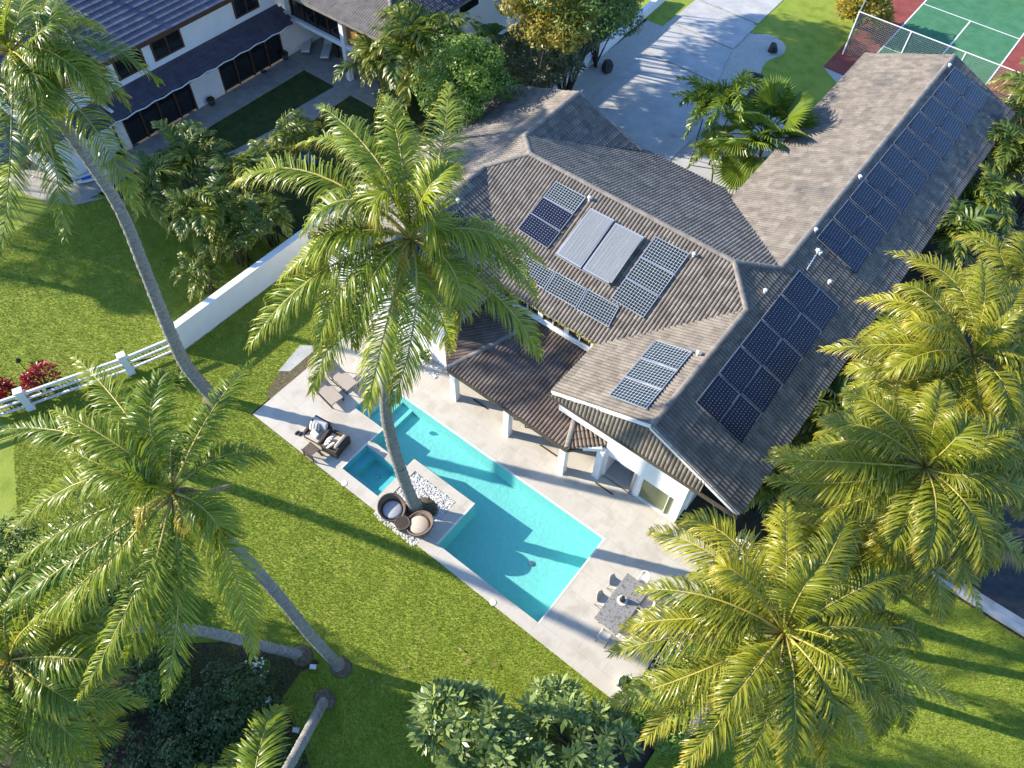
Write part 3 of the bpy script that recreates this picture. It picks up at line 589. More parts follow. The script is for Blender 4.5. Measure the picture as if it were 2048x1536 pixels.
# wall lamps, pipes and vents on the roof
def lamp(x, y, z): MB().lathe((x, y, z), [(.03, 0), (.09, .03), (.11, .12), (.05, .2)], 10).build('wall_lamp', 'steel', house)
lamp(-2.78, 18.6, 2.4)
for i, p in enumerate(((-4.19, 27.74, 5.64), (-4.07, 27.76, 5.58), (-4.82, 23.9, 5.91), (-3.07, 26.91, 5.14), (-4.79, 44.82, 5.9), (-4.75, 33.18, 5.88), (-4.79, 28.57, 5.9), (-8.02, 23.4, 6.33), (-5.34, 19.42, 5.81), (-21.21, 34.55, 2.38), (-18.11, 20.08, 5.76), (-13.34, 23.41, 6.34))):
    v = MB(); v.tube([(p[0], p[1], p[2]), (p[0], p[1], p[2] + .22)], [.05, .05], 8); v.lathe((p[0], p[1], p[2] + .2), [(.09, 0), (.09, .06), (.03, .09)], 8); v.build('vent_pipe', 'white_paint', house)
a, b = (-4.2, 27.85, 5.7), (-4.1, 26.55, 5.66)
v = MB(); v.tube([a, b], [.035, .035], 6); v.obb(a, (.13, 0, -.05), (0, .1, 0), (0, 0, .05)); v.build('conduit', 'white_paint', house)
# leaf litter caught along the clerestory gutter
lf = MB(); rnd = random.Random(5)
for i in range(420):
    t = rnd.random(); x = -14.3 + 5.0 * t; y = 18.52 + rnd.uniform(-.06, .12); z = 4.19 + rnd.uniform(0, .08) + (y - 18.6) * .4; s = rnd.uniform(.03, .07); a = rnd.uniform(0, 6.28)
    d1 = Vector((math.cos(a), math.sin(a), rnd.uniform(-.5, .7))) * s; d2 = Vector((-math.sin(a), math.cos(a), rnd.uniform(-.4, .6))) * s * .6
    lf.add([tuple(Vector((x, y, z)) + q) for q in (-d1, d2, d1, -d2)], [(0, 1, 2, 3)], rnd.random())
lo = lf.build('gutter_leaves', 'lf_yel', house); lo['kind'] = 'stuff'

# ------------------------------------------------------------------ solar panels
def panel(t, p00, p10, p11, p01, m, fm='alu'):
    """one panel of array t; p00->p10 is the long side (12 cells)"""
    p00, p10, p11, p01 = map(Vector, (p00, p10, p11, p01)); ux = ((p10 - p00) + (p11 - p01)) / 2; uy = ((p01 - p00) + (p11 - p10)) / 2; nz = ux.cross(uy).normalized()
    if nz.z < 0: p00, p01 = p01, p00; uy = -uy; nz = -nz
    fm = 'alu_d' if m == 'panel_n' else 'alu'; o = p00; w = .011 if m == 'panel_n' else .016; a, b = ux.normalized(), uy.normalized(); f = MB()
    for q0, q1, s in ((o, o + ux, b), (o + uy, o + ux + uy, -b)): f.obb((q0 + q1) / 2 + s * w - nz * .012, (q1 - q0) / 2, s * w, nz * .022)
    for q0, q1, s in ((o, o + uy, a), (o + ux, o + ux + uy, -a)): f.obb((q0 + q1) / 2 + s * w - nz * .014, (q1 - q0) / 2 - (q1 - q0).normalized() * .035, s * w, nz * .022)
    fo = f.build('solar_panel', fm, t)
    me = MB().poly([(.0, .0, 0), (1, .0, 0), (1, 1, 0), (.0, 1, 0)]).mesh('cell_sheet'); c = link('cell_sheet', me, m); c.parent = fo; k = .014
    c.matrix_basis = Matrix(((ux.x * (1 - 2 * k), uy.x * (1 - 2 * k), nz.x, o.x + (ux + uy).x * k), (ux.y * (1 - 2 * k), uy.y * (1 - 2 * k), nz.y, o.y + (ux + uy).y * k), (ux.z * (1 - 2 * k), uy.z * (1 - 2 * k), nz.z, o.z + (ux + uy).z * k), (0, 0, 0, 1)))
def lerp(a, b, t): return tuple(Vector(a).lerp(Vector(b), t))
def array(label, tl, tr, br, bl, n, cols, mats, along):
    """n rows from tl to bl, cols from tl to tr; along=True when the long side of a panel runs from tl to bl"""
    t = thing('solar_array', label, 'solar array', tuple((Vector(tl) + Vector(br)) / 2), 0, 'solar arrays on the roof slopes'); g = .012
    for i in range(n):
        for j in range(cols):
            def Q(s, u): return lerp(lerp(tl, tr, s), lerp(bl, br, s), u)
            s0, s1, t0, t1 = j / cols + g / 2, (j + 1) / cols - g / 2, i / n + g / 3, (i + 1) / n - g / 3; a, b, c, d = Q(s0, t0), Q(s1, t0), Q(s1, t1), Q(s0, t1); m = mats[min(i, len(mats) - 1)]
            if along: panel(t, a, d, c, b, m)
            else: panel(t, a, b, c, d, m)
N_, W_n = ('panel_n',), ('panel_w',)
array('dark solar array of five by two panels at the pool end of the shaded slope', (-4.32, 26.2, 5.83), (-2.15, 26.39, 4.87), (-2.17, 17.62, 4.88), (-4.27, 17.48, 5.81), 5, 2, N_, True)
array('long dark solar array of ten by two panels at the tennis court end', (-4.56, 45.2, 5.94), (-2.32, 45.61, 4.95), (-2.43, 28.45, 5), (-4.57, 28.24, 5.95), 10, 2, N_, True)
array('stack of three solar panels left of the grey collectors', (-15.17, 23.39, 6.47), (-13.51, 23.43, 6.49), (-13.56, 20.74, 5.3), (-15.33, 20.86, 5.35), 3, 1, ('panel_w', 'panel_n'), False)
array('stack of three white gridded solar panels right of the grey collectors', (-9.87, 23.33, 6.45), (-8.19, 23.39, 6.47), (-8.25, 20.27, 5.09), (-9.9, 20.31, 5.1), 3, 1, W_n, False)
array('row of three white gridded solar panels just above the clerestory windows', (-14.27, 20.07, 4.99), (-9.35, 20.21, 5.05), (-9.21, 19.27, 4.63), (-14.24, 19.26, 4.62), 1, 3, W_n, False)
array('stack of three white gridded solar panels above the poolside gable', (-7.23, 19.6, 5.16), (-5.58, 19.47, 5.85), (-5.52, 16, 5.87), (-7.15, 16.09, 5.19), 3, 1, W_n, False)
array('dark solar panels behind the tall palm crown on the far wing', (-17.84, 19.84, 5.79), (-16.68, 19.79, 5.3), (-16.6, 16.47, 5.27), (-17.77, 16.6, 5.76), 2, 1, N_, True)
def collector(q, label):
    q = [Vector(p) for p in q]; t = thing('solar_collector', label, 'solar collector', tuple(sum(q, Vector()) / 4), 0, 'solar water collectors on the middle roof'); n = (q[1] - q[0]).cross(q[3] - q[0]).normalized(); n = n if n.z > 0 else -n
    b = MB(); vs = [tuple(p - n * .11) for p in q] + [tuple(p) for p in q]; b.add(vs, [(4, 5, 6, 7), (0, 1, 5, 4), (1, 2, 6, 5), (2, 3, 7, 6), (3, 0, 4, 7)]); b.build('casing', 'alu', t, fix=True)
    c = sum(q, Vector()) / 4; gpts = [p + (c - p) * .05 + n * .006 for p in q]
    ux, uy = gpts[1] - gpts[0], gpts[3] - gpts[0]; o = gpts[0]; me = MB().poly([(0, 0, 0), (1, 0, 0), (1, 1, 0), (0, 1, 0)]).mesh('glass_cover')
    gl = link('glass_cover', me, 'collector', t); gl.matrix_basis = Matrix(((ux.x, uy.x, n.x, o.x), (ux.y, uy.y, n.y, o.y), (ux.z, uy.z, n.z, o.z), (0, 0, 0, 1)))
    f = MB()
    for k in range(8):
        s = (k + .5) / 8; f.beam(lerp(gpts[0], gpts[1], s), lerp(gpts[3], gpts[2], s), .012, .016)
    f.build('riser_tube', 'alu', t); p = MB(); p.tube([q[3] + (q[3] - q[0]).normalized() * .06, q[2] + (q[2] - q[3]).normalized() * .12 + (q[3] - q[0]).normalized() * .06], [.025, .025], 6); p.build('header_pipe', 'steel', t)
collector([(-12.99, 23.02, 6.44), (-11.76, 23.05, 6.45), (-11.75, 20.68, 5.4), (-13.08, 20.69, 5.4)], 'left grey solar water collector between two stacks of panels')
collector([(-11.65, 22.98, 6.42), (-10.2, 23.02, 6.44), (-10.32, 20.71, 5.41), (-11.66, 20.69, 5.4)], 'right grey solar water collector between two stacks of panels')
# ------------------------------------------------------------------ foliage builders
def bez(C, m, t, s):
    C, m, t = (np.array(a, float) for a in (C, m, t)); c = 2 * m - .5 * (C + t); s = s[:, None]
    return (1 - s) ** 2 * C + 2 * s * (1 - s) * c + s ** 2 * t, norm(2 * (1 - s) * (c - C) + 2 * s * (t - c))
def frond_arrays(C, m, t, seed, n=72, lmax=.85, wid=.05, droop=.5, start=.13, plume=False, yellow=.5, dead=0.0, lift=.25):
    rnd = np.random.RandomState(seed); C, m, t = (np.array(a, float) for a in (C, m, t))
    L = np.linalg.norm(m - C) + np.linalg.norm(t - m)
    s1 = np.linspace(start, .995, n); s = np.concatenate([s1 + rnd.uniform(-.004, .004, n), s1 + rnd.uniform(-.004, .004, n)]); side = np.concatenate([np.ones(n), -np.ones(n)])
    s = np.clip(s, 0, 1); P, T = bez(C, m, t, s)
    up = np.array([0, 0, 1.0]); chord = norm((t - C)[None])[0]
    N = up - T * (T @ up)[:, None]; weak = np.linalg.norm(N, axis=1) < .25
    ref = -chord * np.array([1, 1, 0]) ; ref = norm((ref + np.array([.01, 0, .0]))[None])[0]
    N2 = ref - T * (T @ ref)[:, None]; wgt = np.clip((np.linalg.norm(N, axis=1) - .15) / .4, 0, 1)[:, None]; N = norm(N * wgt + norm(N2) * (1 - wgt) * .6)
    S = np.cross(T, N) * side[:, None]
    if plume:
        ra = rnd.uniform(-1.5, 1.5, 2 * n)[:, None]; S, N = S * np.cos(ra) + N * np.sin(ra), N * np.cos(ra) - S * np.sin(ra)
    torn = 1 - .55 * (np.sin(s * rnd.uniform(30, 70) + rnd.uniform(0, 6)) > .86) * rnd.rand(2 * n)
    ln = torn * lmax * (np.clip((s - start) / .22, .25, 1)) * np.clip((1.04 - s) / .34, .22, 1) ** .7 * rnd.uniform(.86, 1.08, 2 * n)
    a = np.radians(18 + 42 * s ** 1.5 + rnd.uniform(-6, 6, 2 * n))[:, None]
    d0 = norm(np.cos(a) * S + np.sin(a) * T + N * (lift + rnd.uniform(-.2, .2, 2 * n)[:, None]) + rnd.normal(size=(2 * n, 3)) * .06)
    dr = (droop * rnd.uniform(.6, 1.4, 2 * n))[:, None]; g = np.array([0, 0, -1.0])
    d1 = norm(d0 + g * dr * .9); d2 = norm(d0 * .7 + g * dr * 2.0 + rnd.uniform(-.12, .12, (2 * n, 3)))
    l = ln[:, None]; p0 = P; p1 = p0 + d0 * l * .38; p2 = p1 + d1 * l * .36; p3 = p2 + d2 * l * .30
    wv = norm(T - d0 * np.sum(T * d0, 1)[:, None]); tw = rnd.uniform(-.5, .5, 2 * n)[:, None] + .35
    wv = norm(wv * np.cos(tw) + N * np.sin(tw)) * (wid * rnd.uniform(.8, 1.15, 2 * n))[:, None]
    V = np.stack([p0 - wv * .3, p0 + wv * .3, p1 - wv * .5, p1 + wv * .5, p2 - wv * .38, p2 + wv * .38, p3 - wv * .06, p3 + wv * .06], 1).reshape(-1, 3)
    F = (np.array([(0, 1, 3, 2), (2, 3, 5, 4), (4, 5, 7, 6)])[None] + (np.arange(2 * n) * 8)[:, None, None]).reshape(-1, 4)
    base = np.clip(yellow + rnd.uniform(-.22, .22, 2 * n), 0, 1); r = np.repeat(base, 3)
    ag = np.stack([np.zeros(2 * n), np.clip((s - .72) * 1.3, 0, .5) * rnd.uniform(0, 1, 2 * n), np.clip((s - .45) * 1.5, 0, .9) * rnd.uniform(0, 1, 2 * n) + .12], 1).ravel()
    ag = np.clip(ag * (.35 + yellow) + dead, 0, 1)
    return V, F, r, ag, L
def frond(C, m, t, seed, parent, mt='frond', rad=.045, **k):
    V, F, r, ag, L = frond_arrays(C, m, t, seed, **k)
    o = link('frond', npmesh('frond', V, F4=F, rnd=r, age=ag), mt, parent)
    s = np.linspace(0, 1, 12); P, T = bez(C, m, t, s); b = MB(); b.tube([tuple(p) for p in P], [float(rad * (1 - .86 * q)) for q in s], 5)
    me = b.mesh('midrib'); q = link('midrib', me, 'rachis', None, True); q.parent = o
    if parent.get('_w'): pass
    return o
def trunk_mesh(pts, r0, r1, seed=0, n=10, rings=46):
    P = [Vector(p) for p in pts]; out = []; rad = []; rnd = random.Random(seed)
    def cr(t):
        k = min(int(t * (len(P) - 1)), len(P) - 2); u = t * (len(P) - 1) - k
        a, b, c, d = P[max(k - 1, 0)], P[k], P[k + 1], P[min(k + 2, len(P) - 1)]
        return .5 * ((2 * b) + (c - a) * u + (2 * a - 5 * b + 4 * c - d) * u * u + (3 * b - a - 3 * c + d) * u ** 3)
    for i in range(rings * 2 + 1):
        t = i / (rings * 2); out.append(tuple(cr(t))); flare = .55 * max(0, 1 - t / .07) ** 2
        rad.append((r0 + (r1 - r0) * t) * (1 + flare) * (1.05 if i % 2 else .95) * rnd.uniform(.97, 1.03))
    b = MB(); b.tube(out, rad, n, True, .06, seed); return b
def coconut_palm(label, trunk_pts, spec, seed, mt='frond', r0=.20, r1=.13, extra=0, nuts=False, group='coconut palms', droop=.5, yel=.5, lmax=.86, n=112):
    C, fr = spec; t = thing('coconut_palm', label, 'palm tree', trunk_pts[0], 0, group)
    trunk_mesh(list(trunk_pts) + [C], r0, r1, seed).build('trunk', 'trunk', t, True); bx, by = trunk_pts[0][:2]
    MB().lathe((bx, by, -.12), [(r0 * 2.3, .04), (r0 * 1.9, .10), (r0 * 1.5, .20), (r0 * 1.1, .34)], 16, 1.1, .92).build('root_flare', 'root', t, True)
    rnd = random.Random(seed); Cv = Vector(C)
    for i, (m, tp) in enumerate(fr):
        frond(C, m, tp, seed * 100 + i, t, mt, droop=droop * rnd.uniform(.6, 1.5), yellow=min(1, max(0, yel + rnd.uniform(-.3, .3))), lmax=lmax * rnd.uniform(.9, 1.1), n=n, wid=.036)
    for i in range(extra):
        a = rnd.uniform(0, 6.28); dn = rnd.uniform(-.9, .5); L = rnd.uniform(2.7, 3.9)
        m = Cv + Vector((math.cos(a), math.sin(a), dn * .5 + .25)) * L * .5; tp = Cv + Vector((math.cos(a), math.sin(a), 0)) * L * .85 + Vector((0, 0, (dn - .3) * L * .6))
        frond(C, tuple(m), tuple(tp), seed * 100 + 60 + i, t, mt, droop=droop * 1.3, yellow=yel * .8, lmax=lmax, n=n, wid=.04)
    for i in range(3 if len(fr) else 0):
        a = rnd.uniform(0, 6.28); L = rnd.uniform(2.0, 2.8); m = Cv + Vector((math.cos(a), math.sin(a), -.25)) * L * .38; tp = Cv + Vector((math.cos(a) * L * .42, math.sin(a) * L * .42, -L * .8))
        frond(C, tuple(m), tuple(tp), seed * 100 + 90 + i, t, mt, droop=1.4, yellow=.9, dead=.65, lmax=lmax * .7, n=60, wid=.03)
    # bright spear leaves at the heart, dry sheaths below
    for i in range(3):
        a = rnd.uniform(0, 6.28); m = Cv + Vector((math.cos(a) * .25, math.sin(a) * .25, .8)); tp = Cv + Vector((math.cos(a) * .9, math.sin(a) * .9, 1.7))
        frond(C, tuple(m), tuple(tp), seed * 100 + 80 + i, t, mt, lmax=.35, droop=.15, yellow=.35, n=30, wid=.05)
    b = MB()
    for i in range(9):
        a = rnd.uniform(0, 6.28); L = rnd.uniform(.35, .75); d = Vector((math.cos(a), math.sin(a), rnd.uniform(-.5, .5))); p = Cv + Vector((0, 0, -.12)); w = Vector((-math.sin(a), math.cos(a), 0)) * .07
        q = p + d * L * .6; e = p + d * L + Vector((0, 0, -.15)); b.add([tuple(p - w), tuple(p + w), tuple(q + w * .9), tuple(q - w * .9), tuple(e)], [(0, 1, 2, 3), (3, 2, 4)])
    b.build('dry_sheath', 'dead', t)
    if nuts:
        for i in range(nuts):
            a = rnd.uniform(0, 6.28); p = Cv + Vector((math.cos(a) * .34, math.sin(a) * .34, -.28 - .14 * (i % 3)))
            MB().lathe(tuple(p), [(.01, -.13), (.08, -.09), (.105, 0), (.085, .08), (.03, .13)], 8).build('coconut', 'coconut', t, True)
    return t

# unit fronds shared by the smaller palms, pointing along +X
def unit_frond(name, mt, seed, arch, droop, n=26, lmax=.36, wid=.05, plume=False, yellow=.5, rise=.55):
    C, m, t = (0, 0, 0), (.55, 0, rise), (1.15, 0, rise - arch)
    V, F, r, ag, L = frond_arrays(C, m, t, seed, n=n, lmax=lmax, wid=wid, droop=droop, plume=plume, yellow=yellow, start=.12)
    me = npmesh(name, V, F4=F, rnd=r, age=ag); me.materials.append(MT[mt]); return me
ARE = [unit_frond('frond', 'areca', 900 + i, .25 + .12 * i, .35 + .1 * (i % 3), yellow=.2 + .18 * i, rise=.62 - .05 * i) for i in range(5)]
FOX = [unit_frond('frond', 'fan', 920 + i, .35 + .15 * i, .3, n=60, lmax=.26, wid=.035, plume=True, yellow=.35 + .2 * i, rise=.5) for i in range(3)]
def areca(label, loc, h, seed, nf=15, spread=1.0, group='areca palms', name='areca_palm', pool=None, cat='palm', canes=6):
    pool = pool or ARE; rnd = random.Random(seed); t = thing(name, label, cat, loc, rnd.uniform(0, 6), group, world=False); tops = []
    for i in range(canes):
        a = 6.28 * i / canes + rnd.uniform(-.4, .4); rr = rnd.uniform(.1, .35) * spread; hh = h * rnd.uniform(.45, .8); lean = rnd.uniform(.1, .5) * spread
        p0 = (math.cos(a) * rr, math.sin(a) * rr, -.1); p1 = (math.cos(a) * (rr + lean * .4), math.sin(a) * (rr + lean * .4), hh * .6); p2 = (math.cos(a) * (rr + lean), math.sin(a) * (rr + lean), hh); tops.append(p2)
        MB().tube([p0, p1, p2], [.05, .04, .03], 6).build('cane', 'bark', t, True)
    for i in range(nf):
        p = tops[i % len(tops)]; o = bpy.data.objects.new('frond', pool[rnd.randrange(len(pool))]); COL.objects.link(o); o.parent = t; o.location = p
        s = h * rnd.uniform(.42, .62); o.scale = (s, s, s); o.rotation_euler = (rnd.uniform(-.2, .2), rnd.uniform(-.75, .15), rnd.uniform(0, 6.28))
    return t
def leaf_cloud(rnd, cen, rad, n, size, clumps, asp=.5, flat_=.4, shell=.75):
    d = norm(rnd.normal(size=(clumps, 3))); d[:, 2] = np.abs(d[:, 2]) * 1.0 - .25; d = norm(d); k = rnd.uniform(shell - .35, 1, clumps)[:, None]
    cc = np.array(cen) + d * k * np.array(rad); cr = np.mean(rad) * rnd.uniform(.22, .42, clumps)
    i = rnd.randint(0, clumps, n); dl = norm(rnd.normal(size=(n, 3))); P = cc[i] + dl * (cr[i] * rnd.uniform(.55, 1, n) ** .5)[:, None] * np.array([1, 1, .75])
    nn = norm(dl * .7 + np.array([0, 0, flat_ + .3]) + rnd.normal(size=(n, 3)) * .35); t = norm(np.cross(nn, rnd.normal(size=(n, 3)))); b = np.cross(nn, t); s = (size * rnd.uniform(.6, 1.25, n))[:, None]
    V = np.stack([P - t * s * .5, P + b * s * asp * .5 - nn * s * .08, P + t * s * .5 - nn * s * .12, P - b * s * asp * .5 - nn * s * .08], 1).reshape(-1, 3)
    F = (np.arange(n) * 4)[:, None] + np.array([0, 1, 2, 3]); r = np.clip(rnd.rand(n) * .7 + (rnd.rand(clumps)[i]) * .4 - .05, 0, 1)
    return V, F, r
def rosettes(rnd, cen, rad, n, leaf, per=11, asp=.27):
    d = norm(rnd.normal(size=(n, 3))); d[:, 2] = np.abs(d[:, 2]) - .1; d = norm(d); P = np.array(cen) + d * rnd.uniform(.55, 1.0, n)[:, None] ** .6 * np.array(rad)
    ax = norm(d * .6 + np.array([0, 0, .8]) + rnd.normal(size=(n, 3)) * .2); a = norm(np.cross(ax, rnd.normal(size=(n, 3)))); b = np.cross(ax, a)
    th = (np.arange(per) * 2.4)[None, :, None] + rnd.uniform(0, 6, n)[:, None, None]; el = np.linspace(.15, 1.0, per)[None, :, None] + rnd.uniform(-.12, .12, (n, per, 1))
    D = (np.cos(th) * a[:, None] + np.sin(th) * b[:, None]) * np.cos(el) + ax[:, None] * np.sin(el); S = norm(np.cross(D, ax[:, None])); L = leaf * rnd.uniform(.75, 1.2, (n, per, 1)); O = P[:, None]
    dn = np.array([0, 0, -1.0]); w = L * asp
    V = np.stack([O + D * L * .08, O + D * L * .62 + S * w * .5, O + D * L + dn * L * .14, O + D * L * .62 - S * w * .5], 2).reshape(-1, 3)
    k = n * per; F = (np.arange(k) * 4)[:, None] + np.array([0, 1, 2, 3]); r = np.clip(np.repeat(rnd.rand(n), per) * .6 + rnd.rand(k) * .4, 0, 1); return V, F, r, P
def bush(name, label, cat, base, cen, rad, n, size, mt, seed, clumps=28, stems=5, asp=.5, group=None, ros=None, flowers=0, blooms=None):
    rnd = np.random.RandomState(seed); t = thing(name, label, cat, base, 0, group); tips = None
    if ros: V, F, r, tips = rosettes(rnd, cen, rad, ros[0], ros[1], *ros[2:])
    else: V, F, r = leaf_cloud(rnd, cen, rad, n, size, clumps, asp)
    link('crown', npmesh('crown', V, F4=F, rnd=r), mt, t); rr = random.Random(seed); b = MB(); B = Vector(base); Cn = Vector(cen)
    for i in range(stems):
        if tips is not None: e = Vector(tips[rr.randrange(len(tips))])
        else: e = Cn + Vector((rr.uniform(-.6, .6) * rad[0], rr.uniform(-.6, .6) * rad[1], rr.uniform(-.2, .6) * rad[2]))
        mid = B.lerp(e, .5) + Vector((rr.uniform(-.2, .2), rr.uniform(-.2, .2), .15)); w = .028 + .02 * rad[2]; b.tube([B + Vector((rr.uniform(-.1, .1), rr.uniform(-.1, .1), -.1)), mid, e], [w, w * .6, w * .25], 6)
    b.build('trunk' if cat == 'tree' else 'stem', 'bark', t, True)
    if flowers:
        f = MB()
        for i in range(flowers):
            k = rr.randrange(len(V) // 4); p = V[k * 4 + 2]
            for j in range(5):
                a = j * 1.257 + i; f.add([(p[0], p[1], p[2] + .02), (p[0] + .045 * math.cos(a - .4), p[1] + .045 * math.sin(a - .4), p[2] + .04), (p[0] + .07 * math.cos(a), p[1] + .07 * math.sin(a), p[2] + .035), (p[0] + .045 * math.cos(a + .4), p[1] + .045 * math.sin(a + .4), p[2] + .04)], [(0, 1, 2, 3)])
        fo = f.build('flowers', blooms or 'flower', t); fo['kind'] = 'stuff'
    return t

# ------------------------------------------------------------------ coconut palms
coconut_palm('tall coconut palm leaning out of the pebble planter beside the pool', [(-11.69, 9.59, -0.1), (-11.95, 9.43, 2.58), (-12.13, 9.35, 5.33), (-12.09, 9.37, 7.94), (-11.6, 9.58, 11.37), (-11.07, 9.82, 14.17)],
 ((-10.67, 10.01, 15.8),[((-11.21, 11.77, 16.9),(-13.69, 14.97, 16.4)),
 ((-12.96, 10.97, 16.8),(-16, 10.95, 15.4)),
 ((-13.85, 9.71, 16.4),(-16.31, 8.89, 15.2)),
 ((-11.78, 9.2, 17),(-12.87, 8.36, 15.8)),
 ((-11.01, 9.74, 17.3),(-11.16, 9.24, 16.7)),
 ((-10.15, 10.36, 16.5),(-9.89, 10.02, 15.1)),
 ((-9.2, 11.07, 16.2),(-8.18, 12.41, 14.6)),
 ((-9.3, 10.01, 15.6),(-8.73, 9.57, 14.2)),
 ((-8.51, 10.74, 14.6),(-7.18, 11.03, 12.8)),
 ((-11.83, 7.92, 15.5),(-12.59, 5.85, 14)),
 ((-11.14, 8.37, 15.6),(-11.06, 6.81, 14.2)),
 ((-10.94, 8.05, 15),(-10.82, 6.12, 13.2)),
 ((-9.88, 8.19, 14.9),(-9.39, 6.69, 13.2)),
 ((-9.4, 8.68, 15),(-8.96, 7.1, 13.2)),
 ((-11.93, 10.43, 17.2),(-15.25, 11.5, 16.8)),
 ((-10.28, 10.24, 17.3),(-10.24, 11.21, 17.6)),
 ((-11.62, 8.73, 16.3),(-12.91, 7.41, 14.9)),
 ((-9.72, 9.74, 14.4),(-9.25, 9.79, 12.6)),
 ((-11.76, 10.99, 17.4),(-13.58, 12.37, 17.4))]),
 11, mt='frond', r0=.26, r1=.14, yel=.62, extra=3, droop=.65, lmax=.92, n=120)
coconut_palm('tall coconut palm with a long curved trunk rising over the white garden wall', [(-22.43, 7.93, -0.1), (-22.96, 7.63, 2.43), (-22.85, 7.68, 5.48), (-22.6, 7.79, 8.42), (-22.39, 7.89, 11.62), (-22.82, 7.7, 14.32)],
 ((-23.36, 7.45, 16.96),[((-22.81, 8.81, 17.56),(-22.9, 9.94, 16.66)),
 ((-21.76, 8.95, 17.36),(-21.01, 10.16, 15.66)),
 ((-22.08, 8.33, 16.96),(-21.57, 8.71, 15.66)),
 ((-20.72, 7.58, 16.16),(-18.42, 6.97, 14.36)),
 ((-20.92, 6.53, 16.06),(-19.29, 5.08, 14.16)),
 ((-21.25, 5.63, 15.96),(-20.29, 3.63, 13.96)),
 ((-23.16, 7.98, 17.76),(-25.89, 9.84, 17.26)),
 ((-24.54, 7.03, 17.36),(-26.06, 5.99, 16.16)),
 ((-23.67, 6.18, 16.76),(-24.08, 4.59, 15.16)),
 ((-24.04, 7.55, 17.76),(-26.92, 8.37, 17.56)),
 ((-21.39, 6.84, 16.96),(-20.67, 5.96, 15.56)),
 ((-22.37, 5.86, 16.26),(-21.35, 3.71, 14.56)),
 ((-21.35, 7.17, 17.26),(-22.22, 8.87, 16.36)),
 ((-21.86, 8.01, 17.96),(-23.33, 9.3, 17.86))]),
 12, mt='frond', yel=.45, nuts=8, extra=6, r0=.30, r1=.15)
coconut_palm('coconut palm leaning left over the lawn with its base at the lower lawn edge', [(-9.48, 3.05, -0.1), (-9.93, 2.83, 3.11), (-10.26, 2.68, 6.66), (-10.61, 2.52, 9.48), (-11.02, 2.34, 11.59)],
 ((-11.51, 2.13, 12.8),[((-13.34, 2.64, 13.6),(-16.57, 3.01, 13.1)),
 ((-12.06, 3.96, 13.5),(-13.39, 6.22, 12.4)),
 ((-13.53, 1.76, 13.6),(-16.24, 0.589, 12.8)),
 ((-13.05, 1.19, 13.1),(-14.4, -0.955, 11.8)),
 ((-12.7, 0.593, 12.5),(-14.15, -1.5, 11)),
 ((-12.36, -0.0862, 12),(-13.9, -2.4, 10.2)),
 ((-11.82, -0.164, 11.9),(-13.27, -2.22, 10)),
 ((-11.67, 0.0578, 12),(-12.41, -2.01, 10)),
 ((-10.76, -0.00275, 11.7),(-10.86, -2.47, 9.6)),
 ((-10.6, 0.417, 11.9),(-10.5, -1.1, 10.2)),
 ((-10.44, 0.942, 11.9),(-10.22, -0.877, 10.2)),
 ((-10.04, 0.699, 11.6),(-9.26, -1.12, 9.6)),
 ((-9.75, 2.01, 12),(-8.16, 0.843, 10)),
 ((-10.42, 2.29, 13),(-9.93, 2.18, 11.9)),
 ((-12.44, 1.99, 14),(-14.64, 1.62, 14)),
 ((-12.48, 2.76, 14.1),(-13.2, 3.86, 14.4)),
 ((-11.76, 1.67, 13.8),(-13.66, 1.22, 13.7))]),
 13, mt='frond', yel=.5, r0=.20, r1=.14, extra=3, droop=.75)
coconut_palm('coconut palm with a trunk bending left, crown cut by the lower left corner', [(-10.9, 2.45, -0.1), (-11.73, 1.64, 1.6), (-12.71, 0.594, 3.8), (-13.47, -0.793, 6), (-13.6, -1.87, 7.8)],
 ((-13.11, -2.98, 9.4),[((-12.81, -1.97, 9.7),(-12.02, -1.48, 8.6)),
 ((-12, -2.47, 9.6),(-12.25, -1.69, 9.1)),
 ((-11.71, -2.73, 9.2),(-10.43, -1.67, 7.8)),
 ((-11.83, -3.4, 9.1),(-11.37, -4.68, 8)),
 ((-11.32, -3, 8.6),(-10.7, -2.44, 7.2)),
 ((-14, -3.25, 9.9),(-15.11, -4.15, 9.1)),
 ((-12.93, -4.01, 9.2),(-12.89, -5.58, 7.9)),
 ((-13.77, -2.33, 10.1),(-14.49, -1.52, 10)),
 ((-11.51, -3.4, 8.4),(-10.17, -3.68, 7)),
 ((-12.93, -2.07, 10.3),(-12.64, -1.14, 10))]),
 14, mt='frond', yel=.55, r0=.20, r1=.14, extra=8)
coconut_palm('coconut palm trunk leaning out of the picture at the bottom edge', [(-9.11, 1.88, -0.1), (-8.44, 1.09, 1.5), (-7.53, -0.047, 3.6), (-6.55, -1.23, 6)],
 ((-5.67, -1.98, 8.2),[((-4.85, -1.64, 8.7),(-3.88, -1.56, 7.6)),
 ((-6.4, -2.37, 8.8),(-7.38, -3.29, 7.8)),
 ((-5.67, -2.79, 8.5),(-5.59, -4.04, 7.6)),
 ((-5.39, -1.35, 9.1),(-5.12, -0.794, 8.6)),
 ((-6.15, -1.7, 9.2),(-6.71, -1.82, 8.8)),
 ((-4.82, -2.36, 8.4),(-3.78, -2.98, 7.4))]), 15, mt='frond', extra=6, r0=.19, r1=.14)
coconut_palm('tall coconut palm beyond the left edge whose trunk shadow crosses the lawn', [(-31, .15, -.1), (-31, .13, 3), (-31, -.19, 6), (-31, -.81, 9), (-31, -1.73, 12), (-31, -2.96, 15)], ((-31, -4.8, 18.6), []), 16, extra=18, r0=.30, r1=.2, group='coconut grove beyond the left edge', n=44)
